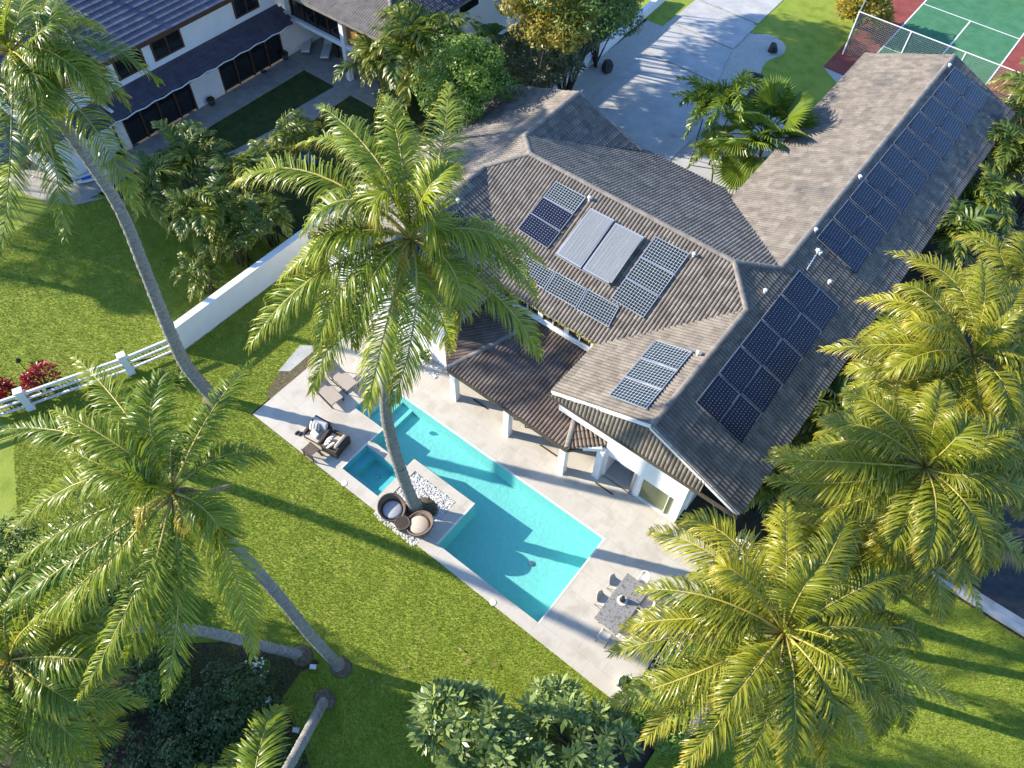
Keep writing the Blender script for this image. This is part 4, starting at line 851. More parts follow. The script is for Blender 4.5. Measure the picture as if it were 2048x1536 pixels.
coconut_palm('big sunlit coconut palm at the right end of the deck over the dining table', [(1.77, 9.04, -0.1), (1.8, 9.35, 3), (1.83, 9.68, 6)],
 ((1.96, 10.01, 9.4),[((-0.367, 10.31, 10.2),(-2.4, 10.33, 9.2)),
 ((-0.195, 10.91, 10.3),(-1.85, 10.98, 9.6)),
 ((-0.0561, 9.33, 10),(-1.78, 8.73, 8.9)),
 ((0.0304, 8.84, 9.6),(-1.53, 7.75, 8.5)),
 ((0.183, 8.53, 9.4),(-1.41, 7.09, 8.2)),
 ((0.705, 7.86, 8.9),(-0.695, 6.25, 7.5)),
 ((1.12, 8.23, 8.8),(0.557, 6.06, 7.2)),
 ((1.88, 8.17, 8.6),(1.72, 6.16, 7)),
 ((2.68, 8.33, 8.6),(3.02, 6.97, 7)),
 ((3.63, 9.59, 8.8),(5.54, 9.63, 7.2)),
 ((4.02, 10.92, 9.3),(6.91, 12.14, 7.6)),
 ((2.92, 11.98, 10),(3.89, 13.79, 9.4)),
 ((0.99, 11.39, 10.4),(0.103, 13.18, 10.2)),
 ((1.89, 12.07, 10.3),(1.74, 14.04, 10)),
 ((3.21, 8.99, 8.6),(4.75, 8.58, 7)),
 ((3.23, 11.07, 9.7),(4.66, 12.2, 8.7)),
 ((0.584, 9.94, 10.7),(-0.288, 9.87, 10.8)),
 ((1.69, 10.4, 10.9),(1.7, 11.22, 11.3)),
 ((3.66, 10.44, 9),(5.49, 10.87, 7.6))]),
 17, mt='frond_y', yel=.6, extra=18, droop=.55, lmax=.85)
coconut_palm('sunlit coconut palm between the roof eave and the street kerb', [(2.27, 14.4, -0.1), (2.41, 15.01, 3.6), (2.63, 15.61, 7.4)],
 ((2.86, 16.42, 10.4),[((1.06, 14.81, 10.9),(-0.862, 14.35, 9.6)),
 ((1.25, 14.42, 10.5),(-0.588, 13.97, 9.2)),
 ((1.83, 14.32, 10.3),(0.589, 13.61, 9.2)),
 ((2.67, 14.82, 10.2),(2.51, 14.06, 9)),
 ((3.11, 14.51, 9.9),(3.23, 13.87, 8.6)),
 ((3.8, 14.66, 9.6),(4.77, 14.05, 8)),
 ((4.31, 15.35, 9.9),(6.35, 14.66, 8)),
 ((4.48, 16.23, 10.5),(5.9, 15.71, 9)),
 ((3.85, 16.49, 11),(4.55, 18.07, 10.6)),
 ((1.29, 15.87, 11.4),(-0.243, 15.78, 10.7)),
 ((1.27, 16.53, 11.5),(-0.0695, 16.79, 11.1)),
 ((2.33, 17.09, 11.6),(1.97, 18.63, 11.5)),
 ((3.53, 17.35, 11.3),(4.22, 18.86, 11)),
 ((4.22, 14.77, 9.5),(5.58, 13.94, 7.8)),
 ((2.91, 16.28, 11.9),(2.99, 17.05, 12.3)),
 ((5.22, 16.06, 10),(6.65, 16.63, 8.6)),
 ((4.5, 16.95, 10.8),(5.94, 18.18, 9.8))]),
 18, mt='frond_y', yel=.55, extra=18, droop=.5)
coconut_palm('sunlit coconut palm beside the middle of the shaded roof slope', [(2, 17.74, -0.1), (2.16, 18.95, 3.6), (2.33, 20.04, 7.4)],
 ((2.49, 21.14, 10.6),[((0.694, 21.07, 11.5),(-1.25, 21.08, 10.6)),
 ((0.867, 19.87, 11.1),(-1.36, 19.14, 9.8)),
 ((1, 19.47, 10.8),(-0.411, 18.85, 9.7)),
 ((1.83, 18.95, 10.5),(0.849, 18.32, 9.3)),
 ((0.97, 22.6, 11.6),(-1.33, 23.47, 10.9)),
 ((1.86, 22.29, 11.8),(1.19, 24.03, 11.7)),
 ((2.47, 21.59, 11.7),(2.73, 23.62, 11.5)),
 ((3.27, 21.54, 11.1),(4.52, 22.35, 10.2)),
 ((2.59, 19.23, 10.4),(2.84, 18.42, 9.2)),
 ((3.29, 19.67, 10.5),(4.06, 19.33, 9.3)),
 ((3.73, 20.33, 10.7),(5.11, 20.57, 9.5)),
 ((0.654, 21.35, 11.7),(-0.442, 21.85, 11.2)),
 ((1.2, 20.07, 11.9),(0.339, 19.98, 11.8)),
 ((2.4, 22.42, 11.6),(2.79, 24.87, 11.2))]),
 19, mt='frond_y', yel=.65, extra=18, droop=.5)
coconut_palm('coconut palm at the right edge behind the roof slope', [(3.08, 23.35, -0.1), (3.04, 25.24, 3.2)],
 ((3.22, 26.6, 9),[((2.02, 25.92, 9.8),(1.48, 26.03, 9.2)),
 ((2.04, 26.63, 10),(1.51, 27.88, 9.7)),
 ((3.27, 27.58, 9.8),(3.44, 29.41, 9.5)),
 ((2.51, 27.21, 10.1),(2.25, 28.77, 10)),
 ((2.49, 25.05, 9.3),(2.22, 24.71, 8.3)),
 ((3.92, 25, 8.8),(4.5, 24.54, 7.7)),
 ((4.23, 25.9, 9.3),(5.47, 26.4, 8.4))]), 20, mt='frond_y', yel=.6, extra=16)
for k, (lab, base, c, ye) in enumerate((('coconut palm between the two lower right crowns', (3.3, 16.89, -0.1), (2.28, 15.16, 7.5), .5), ('coconut palm between the two upper right crowns', (2.73, 23.07, -0.1), (2.61, 21.35, 8), .6), ('low coconut palm at the right edge above the kerb', (4.61, 21.84, -0.1), (4.65, 22.25, 7), .5), ('coconut palm behind the big palm over the side lawn', (3.9, 13.89, -0.1), (3.82, 12.91, 6.2), .4))):
    coconut_palm(lab, [base, lerp(base, c, .5)], (c, []), 30 + k, mt='frond_y', yel=ye, extra=17, droop=.55, n=90, group='coconut palms right of the house')
# a grove of unseen tall palms, added beyond the left edge: their crowns shade the far lawn, the far wing and the lanai roof
for k, (lab, c) in enumerate((('added palm beyond the upper left edge shading the far wing', (-42.5, 15.5, 17)), ('added palm beyond the upper left edge shading the middle roof', (-44, 11, 17)), ('added palm beyond the left edge shading the lanai roof', (-39.8, 4.6, 17)), ('added palm beyond the upper left edge shading the clerestory', (-47, 17.5, 17)), ('farthest left added palm of the grove beyond the edge', (-64, -4, 14)))):
    coconut_palm(lab, [(c[0] + .8, c[1] + .5, -.1), (c[0] + .3, c[1] + .3, c[2] * .5)], (c, []), 200 + k, extra=20, n=44, group='coconut grove beyond the left edge', lmax=.95)

# ------------------------------------------------------------------ smaller palms
for k, (lab, p, h, nf) in enumerate((('areca palm clump tight behind the garden wall', (-27.96, 16.29, 0), 2.3, 26), ('areca palm clump in the shade behind the curved trunk palm', (-29.63, 14.18, 0), 2.8, 28), ('areca palm clump nearest the neighbour courtyard', (-33.25, 16.14, 0), 3.0, 28),
        ('areca palm clump with yellow canes beside the garden wall', (-27.95, 14.41, 0), 2.2, 26), ('low areca palm beside the bed at the wall', (-27.83, 12.04, 0), 1.6, 20), ('areca palm clump below the central crown', (-30.29, 17.84, 0), 2.9, 28), ('areca palm clump beside the paddle board path', (-33.33, 14.02, 0), 2.6, 26), ('areca palm clump by the curved terrace', (-31.13, 21.19, 0), 2.4, 22))):
    areca(lab, p, h * 1.1, 40 + k, nf=nf + 8, canes=8)
for k, (lab, p, h) in enumerate((('shaded areca palm right of the long roof, near the back corner', (-0.143, 49.69, 0), 3.0), ('shaded areca palm right of the long roof, middle', (0.223, 44.2, 0), 3.2), ('shaded areca palm at the right edge behind the roof', (2.29, 44.85, 0), 3.2),
        ('areca palm in the dark gap under the sunlit crowns', (0.0589, 39.88, 0), 2.8), ('shaded areca palm below the roof eave', (0.32, 36.26, 0), 2.8), ('areca palm close to the right picture edge', (1.96, 49.65, 0), 3.2), ('areca palm under the shaded eave near the crowns', (0.326, 27.94, 0), 2.8), ('areca palm beside the poolside wing corner', (-0.459, 18.87, 0), 2.4), ('areca palm beside the wing under the big palms', (-0.00185, 22.72, 0), 2.8))):
    areca(lab, p, h * 1.3, 60 + k, nf=36, canes=8, group='areca palms right of the house')
for k, (lab, p, h) in enumerate((('foxtail palm with plume fronds left of the fan palm', (-14.16, 35.78, 0), 3.8), ('low foxtail palm at the roof edge beside the fan palm', (-12.04, 35.29, 0), 2.4), ('bright foxtail palm standing over the driveway', (-13.48, 36.64, 0), 4.3))):
    areca(lab, p, h, 80 + k, nf=11, pool=FOX, name='foxtail_palm', group='foxtail palms by the drive', canes=1)
def fan_leaf_mesh(seed):
    rnd = random.Random(seed); b = MB(); n = 34
    b.tube([(0, 0, 0), (.35, 0, .10), (.75, 0, .06)], [.02, .015, .012], 5); c = Vector((.75, 0, .06)); prev = None
    for i in range(n):
        a0 = math.radians(-118 + 236 * i / n); a1 = math.radians(-118 + 236 * (i + 1) / n); am = (a0 + a1) / 2; R = .62 * (1 - .18 * abs(am) / 2.06) * rnd.uniform(.94, 1.05); up = .05 if i % 2 else -.01
        def P(a, r, z): return (c.x + r * math.cos(a), c.y + r * math.sin(a), c.z + z - .10 * r * r - .10 * abs(math.sin(a)) * r)
        b.add([tuple(c), P(a0, R * .68, .0), P(am, R * .70, .035), P(a1, R * .68, .0), P(am, R, -.05)], [(0, 1, 2), (0, 2, 3), (1, 4, 2), (2, 4, 3)], rnd.uniform(.15, .85))
    me = b.mesh('fan_leaf'); me.materials.append(MT['fan']); return me
FAN = [fan_leaf_mesh(i) for i in range(3)]
def fan_palm(label, loc, h, nl, seed, s=1.0):
    rnd = random.Random(seed); t = thing('fan_palm', label, 'palm', loc, 0, None, world=False); MB().tube([(0, 0, -.1), (.03, 0, h * .5), (0, .02, h)], [.15, .11, .10], 9, True, .08, seed).build('trunk', 'bark', t, True)
    for i in range(nl):
        o = bpy.data.objects.new('fan_leaf', FAN[i % 3]); COL.objects.link(o); o.parent = t; o.location = (0, 0, h - .05); q = i / nl
        sc = s * rnd.uniform(.9, 1.2); o.scale = (sc, sc, sc); o.rotation_euler = (rnd.uniform(-.35, .35), -1.15 + 1.7 * q + rnd.uniform(-.15, .15), 2.4 * i + rnd.uniform(-.2, .2))
fan_palm('fan palm with pleated round leaves between the roofs, shadow on the tan slope', (-10.7, 36.98, 0), 3.0, 30, 5, 2.3)
for k, (lab, p, s) in enumerate((('banana plant with broad leaves below the neighbour wall', (-29.69, 36.85, 0), 1.0), ('banana plant at the right edge near the tennis court', (-0.774, 55.33, 0), 1.3))):
    rnd = random.Random(k + 3); t = thing('banana_plant', lab, 'plant', p, rnd.uniform(0, 6), 'banana plants', world=False); MB().tube([(0, 0, -.1), (.05, 0, .9 * s), (.05, .05, 1.7 * s)], [.12 * s, .10 * s, .06 * s], 8).build('stem', 'lf_mid', t, True)
    for i in range(10):
        a = 2.4 * i; L = s * rnd.uniform(1.3, 1.9); el = rnd.uniform(.35, 1.2); b = MB(); n = 9; vs = []
        for j in range(n + 1):
            q = j / n; r = L * q; z = 1.6 * s + math.sin(el) * r - .35 * r * r / s; w = .27 * s * math.sin(math.pi * min(1, q * .92 + .06)) ** .6; x = math.cos(el) * r; nrm = (-math.sin(a), math.cos(a))
            for sg, zz in ((-1, .10), (0, 0), (1, .10)): vs.append((math.cos(a) * x + nrm[0] * w * sg, math.sin(a) * x + nrm[1] * w * sg, z + zz * w))
        b.add(vs, [(j * 3 + q, j * 3 + q + 1, j * 3 + q + 4, j * 3 + q + 3) for j in range(n) for q in (0, 1)], rnd.random()); b.build('leaf', 'lf_banana', t, True)

# ------------------------------------------------------------------ shrubs and trees
def at(p, z): return (p[0], p[1], p[2] + z)
PL = (-3.26, 5.01, 0)
bush('plumeria_tree', 'plumeria tree with rosettes of long leaves at the bottom edge', 'tree', (-3.74, 3.38, 0), at((-4.19, 4.05, 0), 1.3), (1.9, 1.3, 1.1), 0, 0, 'lf_plum', 101, ros=(85, .56, 13, .25), stems=26, group='plumeria trees', flowers=6)
bush('plumeria_tree', 'plumeria tree beside the deck corner pot at the bottom edge', 'tree', (-1.02, 6.16, 0), at((-1.12, 6.29, 0), 1.2), (2.2, 1.4, 1.0), 0, 0, 'lf_plum', 102, ros=(80, .52, 13, .25), stems=26, group='plumeria trees', flowers=4)
bush('plumeria_tree', 'shaded plumeria tree below the picture edge', 'tree', (-1.54, 3.94, 0), at((-1.72, 4.18, 0), 1.2), (2.6, 1.3, 1.1), 0, 0, 'lf_plum', 103, ros=(80, .52, 13, .25), stems=20, group='plumeria trees')
bush('shrub', 'bright green shrub beside the right end of the deck', 'shrub', (0.724, 8.82, 0), at((0.724, 8.82, 0), .6), (1.5, 1.3, .9), 5200, .14, 'lf_bright', 104, group='shrubs by the deck')
bush('shrub', 'bright green shrub under the low fronds of the big palm', 'shrub', (0.538, 10.69, 0), at((0.611, 10.75, 0), .5), (.9, 1.2, .7), 2200, .13, 'lf_bright', 105, group='shrubs by the deck')
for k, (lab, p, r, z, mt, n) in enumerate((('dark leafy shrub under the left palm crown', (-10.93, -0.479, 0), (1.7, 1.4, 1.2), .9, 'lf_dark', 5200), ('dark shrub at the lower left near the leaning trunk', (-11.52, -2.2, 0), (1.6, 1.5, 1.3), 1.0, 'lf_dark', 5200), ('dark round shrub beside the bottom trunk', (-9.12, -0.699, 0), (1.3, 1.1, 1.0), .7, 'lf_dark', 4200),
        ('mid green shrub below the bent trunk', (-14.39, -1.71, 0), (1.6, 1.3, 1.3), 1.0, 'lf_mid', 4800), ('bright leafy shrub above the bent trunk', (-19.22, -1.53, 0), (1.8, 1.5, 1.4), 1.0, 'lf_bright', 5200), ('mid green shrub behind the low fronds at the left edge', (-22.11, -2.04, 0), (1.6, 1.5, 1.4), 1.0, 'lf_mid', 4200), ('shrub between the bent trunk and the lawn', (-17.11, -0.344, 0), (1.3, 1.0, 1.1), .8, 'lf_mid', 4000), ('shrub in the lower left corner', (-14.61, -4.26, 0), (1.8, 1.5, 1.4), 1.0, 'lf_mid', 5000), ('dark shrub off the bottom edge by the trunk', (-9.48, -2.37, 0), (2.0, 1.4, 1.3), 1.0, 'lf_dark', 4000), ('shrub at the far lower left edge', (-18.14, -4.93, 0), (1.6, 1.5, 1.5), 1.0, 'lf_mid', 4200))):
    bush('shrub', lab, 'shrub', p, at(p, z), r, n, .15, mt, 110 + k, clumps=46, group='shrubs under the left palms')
bush('yellow_tree', 'tree with golden yellow foliage at the top edge', 'tree', (*(-23.66, 33.7), 0), (-23.66, 33.7, 6.2), (2.6, 2.6, 2.3), 12000, .21, 'lf_yel', 130, clumps=46, stems=9, asp=.42)
bush('plumeria_tree', 'pale flowering plumeria above the ridge of the far wing', 'tree', (*(-24.4, 34.74), 0), (-24.28, 34.58, 3.2), (2.6, 2.2, 1.5), 0, 0, 'lf_grey', 131, ros=(300, .40, 11, .26), stems=22, flowers=60, group='plumeria trees')
bush('leafy_tree', 'fresh green tree between the two houses', 'tree', (*(-24.16, 27.69), 0), (-24.16, 27.69, 5.2), (2.3, 2.3, 2.6), 14000, .18, 'lf_bright', 132, clumps=52, stems=8)
bush('leafy_tree', 'dark green tree hanging over the low white wall at the top', 'tree', (*(-24.1, 40.72), 0), (-23.92, 40.41, 3.8), (2.4, 2.8, 2.0), 13000, .22, 'lf_mid', 133, clumps=48, stems=8, asp=.3)
bush('leafy_tree', 'dark tree at the top edge behind the golden tree', 'tree', (*(-23.34, 36.04), 0), (-23.34, 36.04, 8), (4.2, 4.0, 3.4), 15000, .27, 'lf_mid', 134, clumps=48, stems=8, asp=.35)
bush('shrub', 'pale shrub in the shade at the neighbour pool end', 'shrub', (-30.66, 28.56, 0), at((-30.44, 28.11, 0), 1.0), (.9, .9, .9), 0, 0, 'lf_mid', 135, ros=(70, .3, 10, .3), stems=10, flowers=30)
bush('shrub', 'dense shrub in the gap under the fresh green tree', 'shrub', (-26.63, 34.32, 0), at((-26.43, 33.82, 0), .9), (1.6, 1.3, 1.1), 3800, .16, 'lf_dark', 136)
bush('shrub', 'dark hedge shrub along the foot of the neighbour wall', 'shrub', (-30.89, 33.48, 0), at((-30.89, 33.48, 0), .8), (1.6, 1.5, 1.2), 3600, .17, 'lf_dark', 137)
bush('shrub', 'bushy yellow green shrub beside the tennis court fence', 'shrub', (-12.71, 56.45, 0), at((-12.66, 56.08, 0), 1.3), (1.7, 1.7, 1.4), 0, 0, 'lf_yel', 138, ros=(170, .55, 11, .24), stems=14)
for k, (lab, c, r) in enumerate((('added tall tree beyond the top edge shading the near driveway', (-37.5, 30.5, 10.5), (3.6, 3.2, 3.0)), ('added tall tree beyond the top edge shading the middle driveway', (-37, 36.5, 10.5), (3.8, 3.8, 3.0)), ('added tall tree beyond the top edge shading the far driveway', (-36, 42.5, 10), (3.8, 3.4, 3.0)), ('added tall tree beyond the top edge shading the front lawn', (-29, 40.5, 9.8), (3.2, 3.2, 2.6)), ('added tall tree beyond the top edge shading the lawn by the long roof', (-33.4, 33.0, 10.5), (2.8, 2.8, 2.4)), ('added tall tree beyond the top edge shading the gravel tongue', (-34.2, 36.8, 10.6), (3.2, 3.2, 2.6)), ('added tall tree beyond the top edge shading the lawn by the court', (-35.0, 40.0, 10.8), (3.2, 3.0, 2.6)))): bush('leafy_tree', lab, 'tree', (c[0], c[1], 0), c, r, 7500, .34, 'lf_mid', 141 + k, clumps=44, stems=8)  # unseen trees, added to cast the driveway and front lawn shade
bush('leafy_tree', 'added tree beyond the top edge shading the court', 'tree', (-16.79, 64.26, 0), at((-17.44, 65.71, 0), 5.2), (3.6, 3.0, 2.4), 3400, .34, 'lf_mid', 140, clumps=44, stems=8)
areca('feathery yellow green palm in front of the neighbour corner', (*(-28.74, 29.78), 0), 5.6, 95, nf=40, group=None, name='feather_palm', canes=5)
areca('palm with broad fronds between the neighbour lanai and the green tree', (-31.87, 29.18, 0), 3.8, 96, nf=26, group=None, name='feather_palm', canes=4)
for k, (lab, c, r) in enumerate((('added leafy tree beyond the left edge shading the far lawn', (-59.7, 1.4, 12), (3.4, 2.6, 2.2)), ('added leafy tree beyond the left edge shading the lawn by the wall', (-55.2, .2, 12), (3.0, 2.6, 2.0)), ('added leafy tree beyond the left edge shading the areca bed', (-52.7, 4.2, 12), (3.2, 2.8, 2.2)), ('added leafy tree beyond the left edge shading the terrace', (-56.5, 5.5, 12.5), (3.6, 2.8, 2.4)),
        ('added leafy tree beyond the lower left edge shading the lawn corner', (-27.0, -7.2, 9), (2.8, 2.4, 2.0)), ('added leafy tree beyond the lower left edge shading the hedge', (-29.4, -7.4, 9), (3.2, 2.6, 2.2)), ('added leafy tree beyond the lower left edge shading the bottom lawn', (-26.5, -10.5, 9), (3.4, 2.6, 2.2)))):
    bush('leafy_tree', lab, 'tree', (c[0], c[1], 0), c, r, 8000, .34, 'lf_mid', 160 + k, clumps=46, stems=9)  # unseen dense trees, added as shade casters for the lawns
# red ti plants by the fence, spiky green plant at the palm foot
for lab, p, s, sd in (('red ti plant cluster behind the white fence', (-28.78, 3.53, 0), 1.0, 150), ('dark red ti plant at the left edge', (-29.67, 1.92, 0), .8, 151)):
    bush('ti_plant', lab, 'plant', p, at(p, .55 * s), (.55 * s, .75 * s, .8 * s), 0, 0, 'lf_red', sd, ros=(34, .34, 11, .28), stems=12, group='red ti plants')
t = thing('spiky_plant', 'bright green strap leaved plant beside the curved palm foot', 'plant', (-24.53, 7.38, 0)); b = MB(); rnd = random.Random(4); B = Vector((-24.53, 7.38, 0))
for i in range(90):
    a = rnd.uniform(0, 6.28); el = rnd.uniform(.25, 1.4); L = rnd.uniform(.55, .95); d = Vector((math.cos(a) * math.cos(el), math.sin(a) * math.cos(el), math.sin(el))); w = Vector((-math.sin(a), math.cos(a), 0)) * .025
    p1 = B + d * L * .55; p2 = B + d * L + Vector((0, 0, -.25 * L * math.cos(el))); b.add([tuple(B - w * .5), tuple(B + w * .5), tuple(p1 + w), tuple(p1 - w), tuple(p2)], [(0, 1, 2, 3), (3, 2, 4)], rnd.random())
b.build('leaves', 'lf_bright', t)
# ------------------------------------------------------------------ neighbouring house
nb = thing('neighbour_house', 'white two storey house with dark pent roof and shaded courtyard at the upper left', 'house', (0, 0, 0))
def slope_tiles(name, mt, p, u, v, nu, nv, single, parent, th=.05):
    """rows of flat tiles on a parallelogram p + u + v; every tile its own faces, the nearest 'single' ones own objects"""
    p, u, v = Vector(p), Vector(u), Vector(v); n = u.cross(v).normalized(); n = n if n.z > 0 else -n; du, dv = u / nu, v / nv; rest = MB(); rnd = random.Random(nu)
    proto = MB(); a, b, c = du * .97, dv * 1.06, n; proto.add([tuple(q) for q in (c * th, a + c * th, a + b + c * .01, b + c * .01, Vector((0, 0, 0)), a)], [(0, 1, 2, 3), (4, 5, 1, 0)])
    pm = proto.mesh(name); pm.materials.append(MT[mt]); k = 0
    for i in range(nu):
        for j in range(nv):
            o = p + du * (i + (.5 if j % 2 else 0)) + dv * j
            if j < single[1] and i < single[0]:
                t = bpy.data.objects.new(name, pm); COL.objects.link(t); t.parent = parent; t.location = o
            else: rest.add([tuple(Vector(q) + o) for q in proto.v], proto.f, rnd.random())
    r = rest.build(name + 's', mt, parent); r['kind'] = 'stuff'
w = MB(); NX = -39.95
for a, b in ((12.5, 16.4), (21.1, 23.2), (28.1, 33)): w.box(NX - .2, a, 0, NX, b, 2.05)
w.box(NX - .2, 12.5, 2.05, NX, 33, 2.9)
for a, b in ((12.0, 17.4), (19.2, 19.8), (21.8, 25.6), (27.4, 33)): w.box(-40.6, a, 3.65, -40.4, b, 5.02)
w.box(-40.6, 12.0, 3.0, -40.4, 33, 3.65); w.box(-40.6, 12, 5.02, -40.4, 33, 5.4); w.box(-48, 12.0, 0, -40.6, 12.2, 5.3)
w.box(NX, 32.9, 0, -31.4, 33.1, 4.5); w.box(-31.4, 29.3, 0, -31.2, 29.6, 4.5); w.box(-31.4, 33.0, 0, -31.2, 44, 4.3)
w.box(-40.4, 15.75, 3.0, -39.2, 15.9, 3.1)
w.build('wall', 'white', nb)
def pane(parent, y0, y1, z0, z1, x, m='glass_d', fr='dwood', mull=1):
    g = MB().box(x - .04, y0, z0, x - .02, y1, z1).build('window', m, parent); f = MB()
    f.box(x - .06, y0 - .06, z0 - .06, x + .05, y0 + .05, z1 + .06); f.box(x - .06, y1 - .05, z0 - .06, x + .05, y1 + .06, z1 + .06); f.box(x - .06, y0 + .05, z0 - .06, x + .05, y1 - .05, z0 + .04); f.box(x - .06, y0 + .05, z1 - .04, x + .05, y1 - .05, z1 + .06)
    for k in range(mull):
        yy = y0 + (y1 - y0) * (k + 1) / (mull + 1); f.box(x - .05, yy - .05, z0 + .04, x + .04, yy + .05, z1 - .04)
    f.build('window_frame', fr, g)
pane(nb, 17.45, 19.15, 3.68, 4.98, -40.38); pane(nb, 19.85, 21.75, 3.68, 4.98, -40.38); pane(nb, 25.65, 27.35, 3.68, 4.98, -40.38)
def slider(y0, y1):
    d = MB().box(NX - .12, y0, .05, NX - .1, y1, 2.0).build('sliding_door', 'glass_d', nb); f = MB(); f.box(NX - .1, y0, 0, NX + .03, y0 + .09, 2.05); f.box(NX - .1, y1 - .09, 0, NX + .03, y1, 2.05); f.box(NX - .1, y0 + .09, 1.95, NX + .03, y1 - .09, 2.05)
    n = 4
    for k in range(1, n): yy = y0 + (y1 - y0) * k / n; f.box(NX - .09, yy - .06, 0.02, NX + .0, yy + .06, 1.95)
    f.build('door_frame', 'dwood', d)
slider(16.4, 21.1); slider(23.2, 28.1)
rr = MB(); rr.slab([(-39.15, 13.9, 2.46), (-39.15, 28.7, 2.46), (-40.45, 28.7, 3.26), (-40.45, 13.9, 3.26)], .12)
rr.build('pent_roof', 'under', nb); slope_tiles('pent_tile', 'roof_purple', (-39.12, 13.9, 2.47), (0, 14.8, 0), (-1.33, 0, .8), 46, 5, (40, 2), nb, .03)
gt = MB(); gt.tube([(-39.08, 13.9 + k * .62, 2.42 + (.05 if k % 2 else -.03)) for k in range(25)], [.035] * 25, 6); gt.build('gutter', 'white_paint', nb, True)
MB().slab([(-39.7, 11.5, 5.35), (-39.7, 33, 5.35), (-47, 33, 8.4), (-47, 11.5, 8.4)], .15).build('roof', 'under', nb); slope_tiles('roof_tile', 'roof_blue', (-39.66, 11.5, 5.37), (0, 21, 0), (-7.3, 0, 3.05), 50, 20, (42, 3), nb, .06)
MB().box(-39.75, 11.5, 5.12, -39.66, 33, 5.36).build('fascia', 'dwood', nb)
MB().tube([(-39.85, 15.75, 0), (-39.85, 15.75, 2.4)], [.05, .05], 8).tube([(-40.3, 15.7, 3.1), (-40.3, 15.7, 5.2)], [.05, .05], 8).build('downpipe', 'black', nb)
# lower left annex roof
MB().slab([(-39.5, 12.2, 3.0), (-39.5, 15.6, 3.0), (-44, 15.6, 3.6), (-44, 8, 3.6), (-40.5, 8, 3.0)], .2).build('annex_roof', 'roof_blue', nb)
# lanai block: posts, beam, louvres, tiled hip roof
for x, y, z1 in ((-35.1, 29.2, 4.35), (-31.25, 29.2, 4.35), (-40.2, 29.2, 4.35)): MB().box(x - .16, y - .16, 0, x + .16, y + .16, z1).build('post', 'white_paint', nb)
MB().box(-40.0, 29.1, 2.2, -31.4, 29.32, 2.46).build('balcony_beam', 'white_paint', nb); MB().box(-40.2, 29.32, 2.18, -31.2, 33, 2.3).build('balcony_floor', 'dwood', nb)
for x0, x1 in ((-34.9, -31.45), (-39.9, -35.3)):
    if x0 > -36:
        for k in range(11): MB().box(x0, 29.25, 2.5 + k * .13, x1, 29.29, 2.56 + k * .13).build('louvre', 'owood', nb)
        MB().box((x0 + x1) / 2 - .06, 29.2, 2.46, (x0 + x1) / 2 + .06, 29.34, 4.1).build('mullion', 'rwood', nb); MB().box(x0, 29.16, 4.05, x1, 29.34, 4.2).build('louvre_header', 'owood', nb)
    else:
        for k in range(4): MB().box(x0 + k * 1.1, 29.28, 2.46, x0 + k * 1.1 + .08, 29.34, 4.2).build('mullion', 'dwood', nb)
        MB().box(x0, 29.36, 2.46, x1, 29.4, 4.2).build('glazing', 'glass_d', nb); MB().box(-36.4, 29.16, 4.0, -35.3, 29.3, 4.12).build('louvre_header', 'owood', nb)
rr = MB(); A, B_, C_, D_ = (-40.6, 28.6, 4.45), (-30.4, 28.75, 4.45), (-33.9, 32.3, 5.8), (-40.6, 32.3, 5.8)
rr.slab([A, B_, C_, D_], .1); rr.slab([B_, (-30.4, 38, 4.45), (-33.9, 38, 5.8), C_], .1); rr.slab([(-33.9, 32.3, 5.8), (-33.9, 38, 5.8), (-40.6, 38, 3.5), (-40.6, 32.3, 5.8)], .1); lr = rr.build('lanai_roof', 'roof_tan', nb)
q = Roof(nb, 'lanai_roof', 'roof_tan'); q.plane([A, B_, C_, D_], X); q.caps += [(B_, C_, .02)]; o1 = q.finish(60); o1.name = 'lanai_roof_sheet'
q = Roof(nb, 'side_roof', 'roof_blue'); q.plane([B_, (-30.4, 38, 4.45), (-33.9, 38, 5.8), C_], Yd); o2 = q.finish(30); o2.name = 'side_roof'
f = MB(); f.beam((-40.6, 28.52, 4.38), (-30.35, 28.68, 4.38), .06, .18); f.beam((-30.34, 28.7, 4.38), (-30.34, 38, 4.38), .06, .18); f.build('fascia', 'cap', nb)
MB().box(-31.2, 33.0, 0, -31.0, 46, 4.1).build('side_wall', 'white', nb); MB().box(-31.02, 35.2, 3.2, -30.97, 37.0, 3.75).build('side_window', 'glass_d', nb)
# courtyard paving slab by slab
pv = thing('terrace_paving', 'pale stone paving around the shaded courtyard lawn', 'paving', (-39, 20, 0)); pm = {}
rnd = random.Random(2)
for i in range(3):
    for j in range(27):
        y = 12.2 + j * .6; x = -39.9 + i * .6 
        if y > 28.1: continue
        s = (.59, .59)
        if s not in pm: me = MB().box(0, 0, 0, s[0], s[1], .05).mesh('paving_slab'); me.materials.append(MT['paver']); pm[s] = me
        o = bpy.data.objects.new('paving_slab', pm[s]); COL.objects.link(o); o.parent = pv; o.matrix_parent_inverse = Matrix.Translation(pv.location).inverted(); o.location = (x, y, -.03 + rnd.uniform(-.004, .004))
tr = MB(); tr.prism([(-40.4, 28.1), (-31.4, 28.1), (-31.4, 33), (-40.4, 33)], -.1, .02); tr.prism([(-35.35, 28.1), (-35.5, 24.9), (-35.0, 23.1), (-35.3, 20), (-36.0, 17.2), (-34.9, 17.0), (-34.2, 20), (-33.9, 23.2), (-34.0, 28.1)], -.1, .015)
tr.prism([(-43, 10.2), (-41.0, 10.2), (-39.75, 10.6), (-38.3, 11.4), (-37.6, 12.7), (-38.2, 12.2 + .0), (-40.1, 12.19), (-43, 12.19)], -.1, .0); tag(tr.build('terrace', 'paver'), kind='structure')
